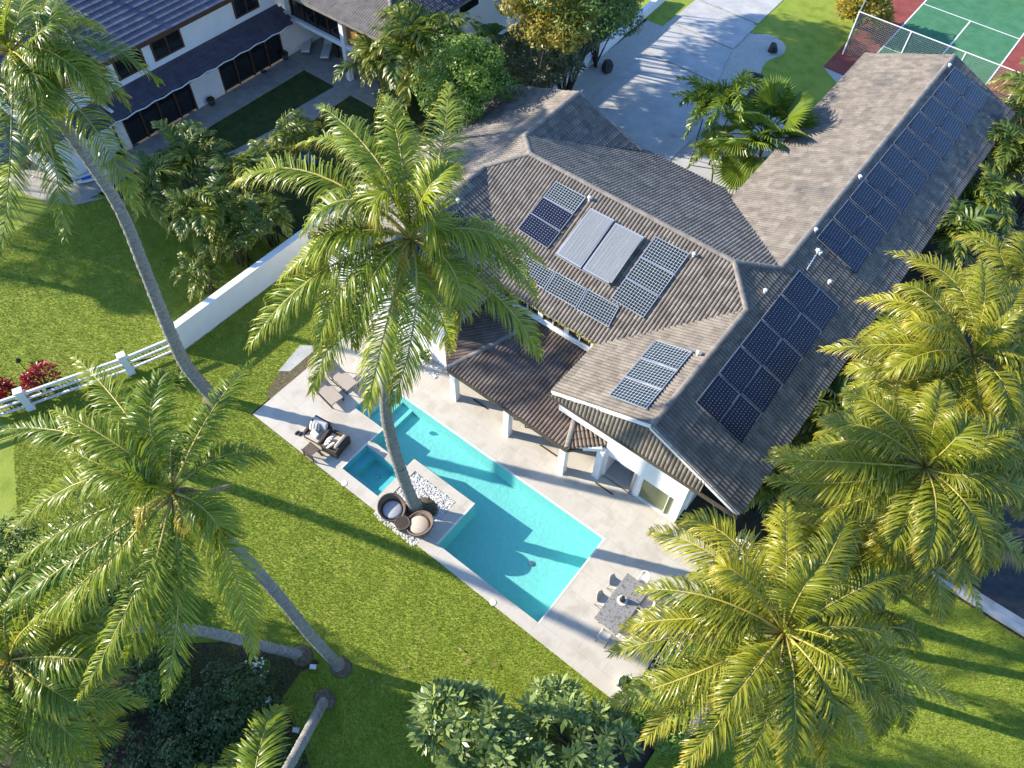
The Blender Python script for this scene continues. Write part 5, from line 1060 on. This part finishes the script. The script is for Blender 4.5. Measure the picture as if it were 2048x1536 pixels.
# garden furniture and pots of the courtyard
def lounger(label, p0, p1, wdt=.55):
    p0, p1 = Vector(p0), Vector(p1); d = (p1 - p0); L = d.length; t = thing('sun_lounger', label, 'lounger', tuple(p0), math.atan2(d.y, d.x), 'white loungers under the neighbour lanai', world=False)
    MB().box(0, -wdt / 2, .26, L * .62, wdt / 2, .36).build('seat_cushion', 'fur_w', t, bevel=.03); b = MB(); b.obb((L * .79, 0, .46), (L * .19, 0, .17), (0, wdt / 2, 0), (-.035, 0, .04)); b.build('backrest', 'fur_w', t, bevel=.03)
    for x in (.1, L * .6):
        for y in (-1, 1): MB().box(x, y * wdt * .42 - .02, 0, x + .04, y * wdt * .42 + .02, .26).build('leg', 'steel', t)
    MB().box(0, -wdt / 2, .2, L * .95, wdt / 2, .25).build('frame', 'steel', t)
lounger('white lounger under the neighbour lanai, next to the wall', (-39.14, 29.18, 0), (-40.86, 31.24, 0)); lounger('white lounger under the neighbour lanai, nearer the post', (-37.72, 29.51, 0), (-39.16, 31.44, 0))
def planter(label, p, r, h, mt, seed, plant='lf_mid', pr=.3, n=240, fl=0, lf=.14, name='potted_plant'):
    t = thing(name, label, 'potted plant', p); MB().lathe(p, [(r * .7, 0), (r * .92, h * .5), (r, h * .92), (r * 1.05, h), (r * .9, h), (r * .86, h * .86)], 18).build('pot', mt, t, True); rnd = np.random.RandomState(seed)
    V, F, rr = leaf_cloud(rnd, (p[0], p[1], p[2] + h + pr * .35), (pr, pr, pr * .8), n, lf, 14); link('foliage', npmesh('foliage', V, F4=F, rnd=rr), plant, t); MB().lathe((p[0], p[1], p[2] + h * .84), [(r * .86, 0), (r * .2, .02)], 12).build('soil', 'soil', t)
    if fl:
        f = MB(); rn = random.Random(seed)
        for i in range(fl):
            a = rn.uniform(0, 6.28); q = pr * math.sqrt(rn.random()); f.lathe((p[0] + q * math.cos(a), p[1] + q * math.sin(a), p[2] + h + pr * (1.0 - .5 * (q / pr) ** 2)), [(.01, 0), (.045, .015), (.02, .035)], 6)
        f.build('blossoms', 'flower', t)
planter('small white bowl planter at the foot of the white wall by the lanai', (-16.51, 15.57, 0), .22, .32, 'pot', 1, 'lf_mid', .3)
planter('round white pot with a sprawling plant on the deck corner', (-0.833, 9.09, 0), .33, .30, 'pot', 2, 'lf_mid', .36, 150)
planter('white pot overflowing with white flowers at the shaded lawn edge', (-11.56, 1, 0), .34, .40, 'pot', 3, 'lf_bright', .5, 520, 46)
for lab, p in (('dark urn beside the neighbour sliding doors, middle', (-39.63, 21.91, 0)), ('dark urn in the neighbour courtyard corner by the loungers', (-39.9, 28.09, 0)), ('dark urn at the downpipe end of the courtyard', (-39.51, 15.38, 0))):
    planter(lab, p, .24, .42, 'dpot', 8, 'lf_dark', .16, 60, name='urn')
d = thing('floor_bowl', 'small dark bowl on the courtyard paving', 'bowl', (-39.82, 26.19, 0)); MB().lathe((-39.82, 26.19, 0), [(.1, 0), (.2, .08), (.17, .08), (.08, .03)], 14).build('bowl', 'dpot', d, True)
# paddle board on the terrace
a, b = Vector((-39.76, 12.4, 0.1)), Vector((-38.91, 14.32, 0.1)); dd = (b - a); Lb = dd.length; t = thing('paddle_board', 'white paddle board with a blue stripe lying on the neighbour terrace', 'board', tuple(a), math.atan2(dd.y, dd.x), world=False)
n = 16; pr = [(Lb * i / n, .32 * math.sin(math.pi * min(.98, max(.02, i / n))) ** .45) for i in range(n + 1)]; poly = [(x, w) for x, w in pr] + [(x, -w) for x, w in pr[::-1]]
MB().prism(poly, 0, .11).build('hull', 'fur_w', t); MB().prism([(Lb * .06, .05), (Lb * .6, .09), (Lb * .6, -.02), (Lb * .06, -.05)], .11, .116).build('stripe', 'blue', t); MB().prism([(Lb * .2, -.02), (Lb * .45, -.02), (Lb * .45, -.2), (Lb * .2, -.2)], .11, .117).build('deck_pad', 'blue', t)
lo = thing('garden_bag', 'bright blue bundle half hidden beside the curved terrace', 'bag', (-31.18, 22.01, 0)); MB().lathe((-31.18, 22.01, 0), [(.25, 0), (.42, .15), (.36, .38), (.12, .5)], 9, 1.3, .8).build('bundle', 'blue', lo, True)

# ------------------------------------------------------------------ walls and fences
gw = thing('garden_wall', 'white rendered garden wall running up from the curved palm', 'wall', (-25.9, 8.6, 0)); MB().box(-26.02, 8.62, -.1, -25.78, 21.5, 1.5).build('wall_body', 'white', gw); MB().box(-26.08, 8.58, 1.5, -25.72, 21.5, 1.58).build('coping', 'white_paint', gw)
rt = thing('return_wall', 'white wall joining the garden wall to the far wing', 'wall', (-25.7, 21.5, 0)); MB().box(-26.02, 21.5, -.1, -22.8, 21.7, 1.7).build('wall_body', 'white', rt)
dw = thing('drive_wall', 'low white wall between the trees and the driveway gravel', 'wall', (-24.5, 39, 0)); b = MB(); b.beam((-24.3, 36.0, .28), (-25.0, 50.5, .28), .28, .64); b.build('wall_body', 'white', dw); b = MB(); b.beam((-24.3, 36.0, .62), (-25.0, 50.5, .62), .34, .05); b.build('coping', 'white_paint', dw)
FP = [(-25.9, 8.5), (-26.61, 6.45), (-28.38, 2.45), (-30.2, -1.6)]
fe = thing('white_fence', 'white post and rail fence with wire mesh at the left of the lawn', 'fence', (-26.6, 6.45, 0))
for i, (x, y) in enumerate(FP[1:]):
    d = Vector((FP[i + 1][0] - FP[i][0], FP[i + 1][1] - FP[i][1], 0)).normalized(); nn = Vector((-d.y, d.x, 0)); b = MB(); b.obb((x, y, .58), d * .15, nn * .13, (0, 0, .68)); b.obb((x, y, 1.28), d * .19, nn * .17, (0, 0, .04)); b.obb((x, y, .06), d * .18, nn * .16, (0, 0, .12)); b.build('post', 'white_paint', fe)
for a, b_ in zip(FP, FP[1:]):
    for z, h in ((1.0, .15), (.62, .09), (.22, .09)): MB().beam((a[0], a[1], z), (b_[0], b_[1], z), .09, h).build('rail', 'white_paint', fe)
wm = MB()
for a, b_ in zip(FP, FP[1:]):
    A, B2 = Vector((a[0], a[1], 0)), Vector((b_[0], b_[1], 0)); n = int((B2 - A).length / .16)
    for k in range(n): p = A.lerp(B2, k / n); wm.box(p.x - .008, p.y - .008, .1, p.x + .008, p.y + .008, .95)
    for z in (.35, .5, .76, .88): wm.beam((A.x, A.y, z), (B2.x, B2.y, z), .014, .014)
o = wm.build('wire_mesh', 'black', fe); o['kind'] = 'stuff'
cf = thing('chain_link_fence', 'tall chain link fence between the front lawn and the tennis court', 'fence', (-8.6, 52.6, 0))
CX = [-12.1, -8.6, -5.1, -1.6, 1.9]
for x in CX: MB().tube([(x, 52.65, 0), (x, 52.65, 3.0)], [.05, .05], 8).build('post', 'paint', cf)
for i in range(4): MB().tube([(CX[i], 52.65, 3.0), (CX[i + 1], 52.65, 3.0)], [.035, .035], 6).build('top_rail', 'paint', cf)
wm = MB(); step = .16
def wires(x0, y0, x1, y1, h):
    d = Vector((x1 - x0, y1 - y0, 0)); L = d.length; d.normalize(); nn = Vector((-d.y, d.x, 0)) * .008; n = int((L + h) / step)
    for s in (1, -1):
        for k in range(n):
            c = k * step; lo, hi = max(0, c - h), min(L, c)
            if hi - lo < .02: continue
            pts = [(lo, c - lo), (hi, c - hi)] if s > 0 else [(lo, h - (c - lo)), (hi, h - (c - hi))]
            q = [Vector((x0, y0, 0)) + d * u + Vector((0, 0, v)) for u, v in pts]; e = (q[1] - q[0]).normalized().cross(nn).normalized() * .008
            wm.add([tuple(q[0] - e), tuple(q[0] + e), tuple(q[1] + e), tuple(q[1] - e)], [(0, 1, 2, 3)]); wm.add([tuple(q[0] - nn), tuple(q[0] + nn), tuple(q[1] + nn), tuple(q[1] - nn)], [(0, 1, 2, 3)])
wires(-12.1, 52.65, 1.9, 52.65, 3.0); wires(-12.1, 52.65, -13.0, 57.5, 3.0)
o = wm.build('wire_mesh', 'chain', cf); o['kind'] = 'stuff'
MB().tube([(-13.0, 57.5, 0), (-13.0, 57.5, 3)], [.04, .04], 8).build('post', 'chain', cf); MB().tube([(-13.0, 57.5, 3), (-12.1, 52.65, 3)], [.03, .03], 6).build('top_rail', 'chain', cf)
nt_ = thing('tennis_net', 'white topped tennis net across the court at the top right', 'net', (-6.8, 68, 0)); MB().box(-11, 68, .92, -2, 68.05, 1.0).build('net_band', 'paint', nt_); MB().box(-11, 68.02, .02, -2, 68.03, .92).build('net_mesh', 'chain', nt_)
# ------------------------------------------------------------------ deck furniture
def pillow(label, loc, rot, sz, mts, name='throw_pillow'):
    t = thing(name, label, 'pillow', loc, 0, 'pillows on the club chairs', world=False); t.rotation_euler = rot; n = 10; w, h, th = sz
    def prof(u, v): return th * (max(0, 1 - abs(u) ** 3) * max(0, 1 - abs(v) ** 3)) ** .6
    bands = {}
    for i in range(n):
        m = mts[i % len(mts)] if len(mts) > 1 else mts[0]; b = bands.setdefault(m, MB())
        for j in range(n):
            for s in (1, -1):
                q = []
                for (a, c) in ((i, j), (i + 1, j), (i + 1, j + 1), (i, j + 1)): u, v = -1 + 2 * a / n, -1 + 2 * c / n; q.append((u * w * (1 - .07 * v * v), v * h * (1 - .07 * u * u), s * prof(u, v)))
                b.add(q if s > 0 else q[::-1], [(0, 1, 2, 3)])
    for k, (m, b) in enumerate(bands.items()): b.build('cover' if k == 0 else 'stripe', m, t, True)
def club_chair(label, loc, rz, cush):
    t = thing('club_chair', label, 'armchair', loc, rz, 'wicker club chairs on the deck', world=False); W_, D_2, H_ = .40, .42, .62   # front faces -Y
    MB().box(-W_, -D_2, .08, W_, D_2, .26).build('seat_base', 'wicker', t, bevel=.02)
    b = MB(); b.obb((0, D_2 - .03, .46), (W_ + .02, 0, 0), (0, .05, .02), (0, .06, .30)); b.build('backrest', 'wicker', t, bevel=.02)
    for s in (-1, 1):
        b = MB(); b.add([(s * (W_ - .02), -D_2, .06), (s * (W_ + .10), -D_2, .06), (s * (W_ + .10), D_2, .06), (s * (W_ - .02), D_2, .06), (s * (W_ - .02), -D_2, .46), (s * (W_ + .10), -D_2, .46), (s * (W_ + .10), D_2 + .03, .62), (s * (W_ - .02), D_2 + .03, .62)],
              [(0, 3, 2, 1), (4, 5, 6, 7), (0, 1, 5, 4), (1, 2, 6, 5), (2, 3, 7, 6), (3, 0, 4, 7)]); b.build('arm', 'wicker', t, fix=True, bevel=.02)
        for y in (-D_2 + .05, D_2 - .05): MB().box(s * W_ - .03, y - .03, 0, s * W_ + .03, y + .03, .09).build('leg', 'wicker', t)
    MB().box(-W_ + .03, -D_2 - .02, .26, W_ - .03, D_2 - .12, .38).build('seat_cushion', 'cushion', t, bevel=.04); b = MB(); b.obb((0, D_2 - .15, .60), (W_ - .04, 0, 0), (0, .075, -.02), (0, .08, .24)); b.build('back_cushion', cush, t, bevel=.05)
club_chair('dark wicker club chair facing the lawn with a grey back cushion', (-17.35, 9.5, 0), math.radians(8), 'cushion_g'); club_chair('dark wicker club chair turned towards the side table with a beige back cushion', (-16.35, 9.6, 0), math.radians(-82), 'cushion')
pillow('striped throw pillow on the grey backed club chair', (-17.52, 9.52, .60), (math.radians(52), 0, math.radians(20)), (.23, .23, .075), ('stripe_w', 'stripe_w', 'stripe_d')); pillow('small white throw pillow on the grey backed club chair', (-17.30, 9.30, .50), (math.radians(40), 0, math.radians(-8)), (.22, .14, .06), ('fur_w',))
pillow('striped throw pillow on the beige backed club chair', (-16.55, 9.42, .58), (math.radians(48), 0, math.radians(-75)), (.23, .23, .075), ('stripe_w', 'stripe_w', 'stripe_d')); pillow('white throw pillow on the beige backed club chair', (-16.30, 9.30, .58), (math.radians(60), 0, math.radians(-95)), (.2, .2, .07), ('fur_w',))
st = thing('side_table', 'dark slatted wicker side table in front of the club chairs', 'table', (-16.9, 8.66, 0), 0, world=True)
for k in range(9): MB().box(-17.17 + k * .064, 8.42, .44, -17.17 + k * .064 + .045, 8.9, .47).build('slat', 'wicker_l', st)
for x in (-17.17, -16.6):
    for y in (8.42, 8.86): MB().box(x - .0, y, 0, x + .045, y + .045, .44).build('leg', 'wicker', st)
MB().box(-17.19, 8.40, .40, -16.55, 8.44, .475).box(-17.19, 8.88, .40, -16.55, 8.92, .475).build('apron', 'wicker', st); MB().box(-17.15, 8.44, .06, -16.58, 8.47, .10).box(-17.15, 8.86, .06, -16.58, 8.89, .10).build('stretcher', 'wicker', st)
def chaise(label, loc, rz):
    t = thing('chaise_longue', label, 'lounger', loc, rz, 'chaises under the palm fronds', world=False); L, w_ = 1.75, .32
    for s in (-1, 1):
        b = MB(); b.tube([(0, s * w_, .30), (L * .62, s * w_, .30), (L, s * w_, .62)], [.022] * 3, 6); b.tube([(0, s * w_, .30), (.05, s * w_, .03), (L * .75, s * w_, .03), (L * .8, s * w_, .42)], [.02] * 4, 6); b.build('side_rail', 'black', t)
    MB().box(0.0, -w_, .30, L * .62, w_, .36).build('seat_sling', 'sling', t, bevel=.02); b = MB(); b.obb((L * .81, 0, .48), (L * .19, 0, .16), (0, w_, 0), (-.012, 0, .016)); b.build('back_sling', 'sling', t)
    b = MB(); b.lathe((L * .9, 0, .62), [(.04, -.02), (.1, .03), (.1, .08), (.03, .12)], 10, .8, 2.2); b.build('head_cushion', 'wicker', t, True)
chaise('low chaise with a beige sling nearest the lawn edge of the deck', (-17.85, 11.2, 0), math.radians(172)); chaise('low chaise half hidden by the hanging fronds', (-17.9, 12.2, 0), math.radians(176))
sb = thing('sandals', 'small dark sandals on the deck beside the club chair', 'shoes', (-18.2, 9.0, 0)); MB().lathe((-18.22, 9.0, 0.004), [(.06, 0), (.07, .03), (.03, .05)], 10, 1, 2.0).build('left_shoe', 'black', sb); MB().lathe((-18.06, 9.06, 0.004), [(.06, 0), (.07, .03), (.03, .05)], 10, 1, 2.0).build('right_shoe', 'black', sb)
# round wicker tub chairs with table
def tub_chair(label, loc, face, cush):
    t = thing('tub_chair', label, 'armchair', loc, face, 'round wicker tub chairs by the palm', world=False); n = 36; b = MB(); vs = []; fs = []   # opening faces +X
    for k in range(n):
        a = 2 * math.pi * k / n; hh = .30 + .36 * (0.5 - .5 * math.cos(a)) ** .9
        for r, z in ((.40, 0), (.50, hh * .55), (.56, hh), (.545, hh + .03), (.49, hh + .02), (.44, hh * .6), (.42, .27)): vs.append((r * math.cos(a), r * math.sin(a), z))
    m = 7
    for k in range(n):
        for j in range(m - 1): fs.append((k * m + j, ((k + 1) % n) * m + j, ((k + 1) % n) * m + j + 1, k * m + j + 1))
    b.add(vs, fs); b.build('tub_shell', 'wicker_l', t, True); b = MB(); b.tube([(.555 * math.cos(2 * math.pi * k / n), .555 * math.sin(2 * math.pi * k / n), .33 + .36 * (0.5 - .5 * math.cos(2 * math.pi * k / n)) ** .9) for k in range(n + 1)], [.03] * (n + 1), 6, False); b.build('rim', 'wicker_l', t, True)
    MB().lathe((0, 0, .2), [(.44, 0), (.44, .08)], 24).build('seat_deck', 'wicker', t); MB().lathe((0.03, 0, .27), [(.36, 0), (.41, .04), (.41, .09), (.35, .13)], 28).build('seat_cushion', cush, t, True)
tub_chair('round wicker tub chair with a grey cushion, left of the round table', (-12.28, 8.83, 0), math.radians(-20), 'cushion_g'); tub_chair('round wicker tub chair with a sunlit beige cushion, right of the round table', (-10.90, 9.02, 0), math.radians(205), 'cushion')
rt_ = thing('round_side_table', 'small round wicker table between the two tub chairs', 'table', (-11.5, 8.62, 0), world=False); MB().lathe((0, 0, 0), [(.24, 0), (.29, .2), (.31, .40), (.29, .42)], 24).build('base', 'wicker_l', rt_, True)
for k in range(9):
    y = -.24 + k * .06; hw = math.sqrt(max(0, .27 ** 2 - y * y)); MB().box(-hw, y - .022, .42, hw, y + .022, .435).build('slat', 'wicker', rt_)
b = MB(); b.tube([(.295 * math.cos(6.2832 * k / 24), .295 * math.sin(6.2832 * k / 24), .425) for k in range(25)], [.022] * 25, 6, False); b.build('rim', 'wicker_l', rt_, True)
mo = thing('moss_mound', 'dark mossy root mound at the foot of the planter palm', 'mound', (-11.45, 9.75, -.05)); rnd = np.random.RandomState(8); V, F, r = leaf_cloud(rnd, (-11.4, 9.78, -.02), (.55, .5, .16), 1500, .07, 20); link('moss', npmesh('moss', V, F4=F, rnd=r), 'lf_dark', mo); MB().lathe((-11.4, 9.78, -.06), [(.6, 0), (.45, .12), (.1, .18)], 18).build('root_mound', 'bark', mo, True)
def spot(label, p, rz):
    t = thing('garden_spotlight', label, 'lamp', p, rz, 'small garden spotlights', world=False); MB().box(-.015, -.015, 0, .015, .015, .1).build('spike', 'black', t); b = MB(); b.obb((0, 0, .15), (.13, 0, 0), (0, .09, .02), (0, -.01, .045)); b.build('housing', 'steel', t); b = MB(); b.obb((0, -.012, .198), (.11, 0, 0), (0, .07, .016), (0, -.001, .004)); b.build('lens', 'fur_w', t)
spot('small white spotlight at the foot of the planter palm', (-12.22, 9.57, 0), .4); spot('small spotlight on the shaded lawn beside the palm foot', (-10.21, 2.41, 0), .6); spot('small spotlight on the shaded soil beside the bottom trunk', (-9.09, 0.525, 0), .5); spot('small spotlight lying at the hedge edge', (-10.62, 0.594, 0), 1.2)
# dining set
dt = thing('dining_table', 'grey stone topped dining table on the deck under the palm fronds', 'table', (-2.6, 11.3, 0)); MB().box(-3.11, 10.2, .68, -2.06, 12.48, .73).build('table_top', 'granite', dt, bevel=.008)
for x in (-2.98, -2.24):
    for y in (10.4, 12.2): MB().box(x - .0, y, 0, x + .05, y + .05, .68).build('leg', 'steel', dt)
MB().box(-3.0, 10.42, .62, -2.2, 12.25, .68).build('apron', 'steel', dt)
def dining_chair(label, loc, rz):
    t = thing('dining_chair', label, 'chair', loc, rz, 'cream dining chairs', world=False); b = MB(); n = 9; prof = [(-.24, .45), (-.12, .42), (.02, .41), (.14, .43), (.20, .50), (.23, .60), (.255, .70), (.275, .80)]; vs = []; m = len(prof)   # sitter faces -Y
    for i in range(n):
        u = -1 + 2 * i / (n - 1)
        for j, (y, z) in enumerate(prof):
            w = .22 * (1 - .25 * (j / (m - 1)) ** 3); vs.append((u * w, y - .07 * u * u * (1 if j > 3 else .0), z + .04 * u * u * (1 if j <= 3 else 0) - (.05 * u * u if j == m - 1 else 0)))
    fs = [(i * m + j, (i + 1) * m + j, (i + 1) * m + j + 1, i * m + j + 1) for i in range(n - 1) for j in range(m - 1)]; b.add(vs, fs); o = b.build('shell', 'chair_w', t, True); sd = o.modifiers.new('solid', 'SOLIDIFY'); sd.thickness = .02
    for s in (-1, 1): q = MB(); q.tube([(s * .17, -.16, .41), (s * .21, -.2, .012), (s * .21, .22, .012), (s * .17, .12, .41)], [.012] * 4, 6, False); q.build('sled_leg', 'steel', t)
for lab, x, y, a in (('cream dining chair on the pool side, nearer the house', -3.28, 11.95, 90), ('cream dining chair on the pool side, middle of the table', -3.28, 11.1, 90), ('cream dining chair opposite the vase, far side', -1.86, 11.25, -90), ('cream dining chair far side, nearer the house', -1.86, 12.0, -90), ('cream dining chair far side, at the lawn end', -1.86, 10.45, -90), ('cream dining chair at the house end of the table', -2.5, 12.72, 0), ('cream dining chair at the lawn end of the table', -2.45, 9.95, 180)):
    dining_chair(lab, (x, y, 0), math.radians(a))
va = thing('glass_vase', 'dark glass vase in the middle of the dining table', 'vase', (-2.66, 11.42, 0.73)); p = (-2.66, 11.42, 0.73); MB().lathe(p, [(.06, 0), (.11, .04), (.12, .14), (.07, .24), (.05, .30), (.075, .34)], 16).build('body', 'glass_d', va, True); MB().lathe((p[0], p[1], p[2] - .0), [(.2, .002), (.21, .02), (.15, .02)], 20).build('tray', 'cover', va)
# lanai slatted table and drains, tub inside, skimmer lids
lt = thing('slatted_table', 'dark slatted table in the shade behind the middle lanai column', 'table', (-10.9, 15.9, 0))
for k in range(7): MB().box(-11.3, 15.6 + k * .1, .55, -10.5, 15.6 + k * .1 + .07, .59).build('slat', 'dwood', lt)
for x in (-11.25, -10.6):
    for y in (15.62, 16.18): MB().box(x, y, 0, x + .05, y + .05, .55).build('leg', 'dwood', lt)
for lab, x0, x1 in (('bronze floor drain strip in front of the first lanai column', -13.35, -12.49), ('bronze floor drain strip in front of the third lanai column', -9.5, -8.6), ('bronze floor drain strip before the open slider', -6.52, -5.6)):
    t = thing('floor_drain', lab, 'drain', ((x0 + x1) / 2, 15.32, 0), 0, 'bronze drain strips in the deck'); MB().box(x0, 15.29, .003, x1, 15.36, .022).build('grate', 'bronze', t)
tb = thing('bathtub', 'white oval tub seen through the open sliding door', 'tub', (-6.0, 17.0, 0)); b = MB(); b.lathe((-5.9, 17.0, .01), [(.3, 0), (.38, .25), (.43, .5), (.40, .52), (.34, .3), (.2, .14)], 24, 1.75, .9); b.build('tub_body', 'fur_w', tb, True)
for lab, p in (('white round skimmer lid on the deck by the spa', (-14.82, 8.53, 0)), ('white round skimmer lid on the deck by the pool end', (-6.62, 8.47, 0))):
    t = thing('skimmer_lid', lab, 'lid', p, 0, 'white skimmer lids'); MB().lathe((p[0], p[1], .003), [(.13, 0), (.13, .012), (.10, .016)], 24).build('lid', 'cover', t)
t = thing('pool_drain', 'round drain on the pool floor inside the oval shadow', 'drain', (-6.68, 11.12, -1.2)); p = (-6.68, 11.12, -1.2); MB().lathe((p[0], p[1], floor_z(p[0]) + .004), [(.12, 0), (.12, .03), (.08, .04)], 20).build('drain_cover', 'steel', t)
t = thing('pool_float', 'blue and white floating thermometer at the left end of the pool', 'float', (-15.83, 12.38, -0.06)); p = (-15.83, 12.38, -0.06); MB().lathe((p[0], p[1], -.1), [(.03, 0), (.11, .04), (.11, .09), (.04, .13)], 14).build('float_body', 'blue', t, True); MB().lathe((p[0], p[1], .02), [(.06, 0), (.05, .03)], 10).build('float_cap', 'fur_w', t)
t = thing('spa_drain', 'round drain on the spa floor', 'drain', (-14.35, 9.95, -.89)); MB().lathe((-14.35, 9.95, -.895), [(.1, 0), (.1, .03), (.06, .04)], 18).build('drain_cover', 'steel', t)
for lab, p in (('dark cone garden lantern standing left of the red ti plant', (-30.1, 3.44, 0)), ('dark cone garden lantern among the red ti leaves', (-29.3, 3.95, 0))):
    t = thing('garden_lantern', lab, 'lantern', p, 0, 'cone lanterns by the fence'); MB().tube([p, (p[0], p[1], .9)], [.018, .018], 6).build('pole', 'black', t); MB().lathe((p[0], p[1], .88), [(.02, 0), (.13, .12), (.03, .30)], 8).build('shade', 'black', t)
for lab, p in (('fallen dry palm spathe hanging from the left crown', (-13.19, 3.8, 8.9)),):
    t = thing('palm_spathe', lab, 'spathe', p); b = MB(); a0, a1 = Vector((-13.24, 3.02, 9.2)), Vector((-12.88, 3.91, 9)); b.tube([a0, a0.lerp(a1, .4), a0.lerp(a1, .8), a1], [.03, .09, .07, .01], 6); b.build('sheath', 'dead', t)
# leaf litter on the lawn
for i, (x, y) in enumerate(((-6.43, 6.28), (-5.95, 6.14), (-5.06, 6.67), (-7.63, 4.54), (-8.51, 3.86), (-3.16, 7.09), (-8.2, 3.42), (-13.85, 5.11))):
    a = i * 1.3; t = MB(); d = Vector((math.cos(a), math.sin(a), 0)) * .13; n_ = Vector((-math.sin(a), math.cos(a), 0)) * .045; c = Vector((x, y, .05)); t.add([tuple(c - d), tuple(c + n_ + Vector((0, 0, .02))), tuple(c + d + Vector((0, 0, .03))), tuple(c - n_ + Vector((0, 0, .02)))], [(0, 1, 2, 3)])
    tag(t.build('fallen_leaf', 'dead'), 'dry brown leaf on the lawn, ' + ('nearest the plumeria, upper', 'nearest the plumeria, lower', 'between plumeria and deck', 'at the shadow edge, right', 'at the shadow edge, left', 'close to the deck corner', 'in the shaded lawn', 'alone in the upper lawn')[i], 'leaf', 'dry leaves on the lawn')

# ------------------------------------------------------------------ grass blades
def in_poly(P, x, y):
    c = np.zeros(len(x), bool); n = len(P)
    for i in range(n):
        (x0, y0), (x1, y1) = P[i], P[(i + 1) % n]; k = ((y0 > y) != (y1 > y)) & (x < (x1 - x0) * (y - y0) / (y1 - y0 + 1e-12) + x0); c ^= k
    return c
def grass(name, poly, n, size, seed, label, stripe=0.0):
    r = np.random.RandomState(seed); P = np.array(poly); x = r.uniform(P[:, 0].min(), P[:, 0].max(), n); y = r.uniform(P[:, 1].min(), P[:, 1].max(), n); k = in_poly(poly, x, y); x, y = x[k], y[k]; n = len(x)
    a = r.uniform(0, 6.283, (n, 3)); s = size * r.uniform(.6, 1.3, (n, 3)); d = np.stack([np.cos(a), np.sin(a)], -1); w = np.stack([-np.sin(a), np.cos(a)], -1) * .010
    b = np.stack([x, y], -1)[:, None]; el = r.uniform(.5, 1.3, (n, 3)); z0 = -.05
    v0 = np.concatenate([b + w, np.full((n, 3, 1), z0)], -1); v1 = np.concatenate([b - w, np.full((n, 3, 1), z0)], -1); v2 = np.concatenate([b + d * (s * np.cos(el))[..., None], (z0 + s * np.sin(el))[..., None]], -1)
    V = np.stack([v0, v1, v2], 2).reshape(-1, 3); F = np.arange(n * 9).reshape(-1, 3); cl = .42 + .09 * np.sin(x * .9 + 1.3 * np.sin(y * .7)) * np.sin(y * 1.1 + .8 * np.sin(x * .5)) + .07 * np.sin(x * 2.7 + y * 1.9) * np.sin(y * 3.1 - x) + stripe * (np.sin((x * .35 + y) * 5.0) > 0); rr = np.clip(np.repeat(cl, 3) + r.uniform(-.3, .4, n * 3), 0, 1)
    return tag(link(name, npmesh(name, V, F3=F, rnd=rr), 'grass'), label, 'grass', None, 'stuff')
grass('grass', [(-27.4, 6.2), (-25.8, 8.6), (-25.8, 17), (-20.6, 17), (-20.6, 8.4), (-1.0, 8.4), (-1.0, 2.5), (-6, -1), (-24, -1), (-29.3, 2)], 330000, .05, 1, 'thick green grass of the main lawn along the deck')
grass('far_grass', [(-39, 0), (-30.5, 0), (-27.9, 6), (-26.2, 8.6), (-26.2, 16), (-33, 16), (-37, 13), (-39, 12)], 90000, .06, 2, 'striped mown grass of the neighbouring lawn left of the fence', .16)
grass('side_grass', [(1.4, 6), (13, 6), (13, 20.2), (1.4, 20.2)], 80000, .06, 3, 'grass of the lawn strip at the lower right')
for o in WORLD_EMPTIES:
    if '_w' in o: del o['_w']
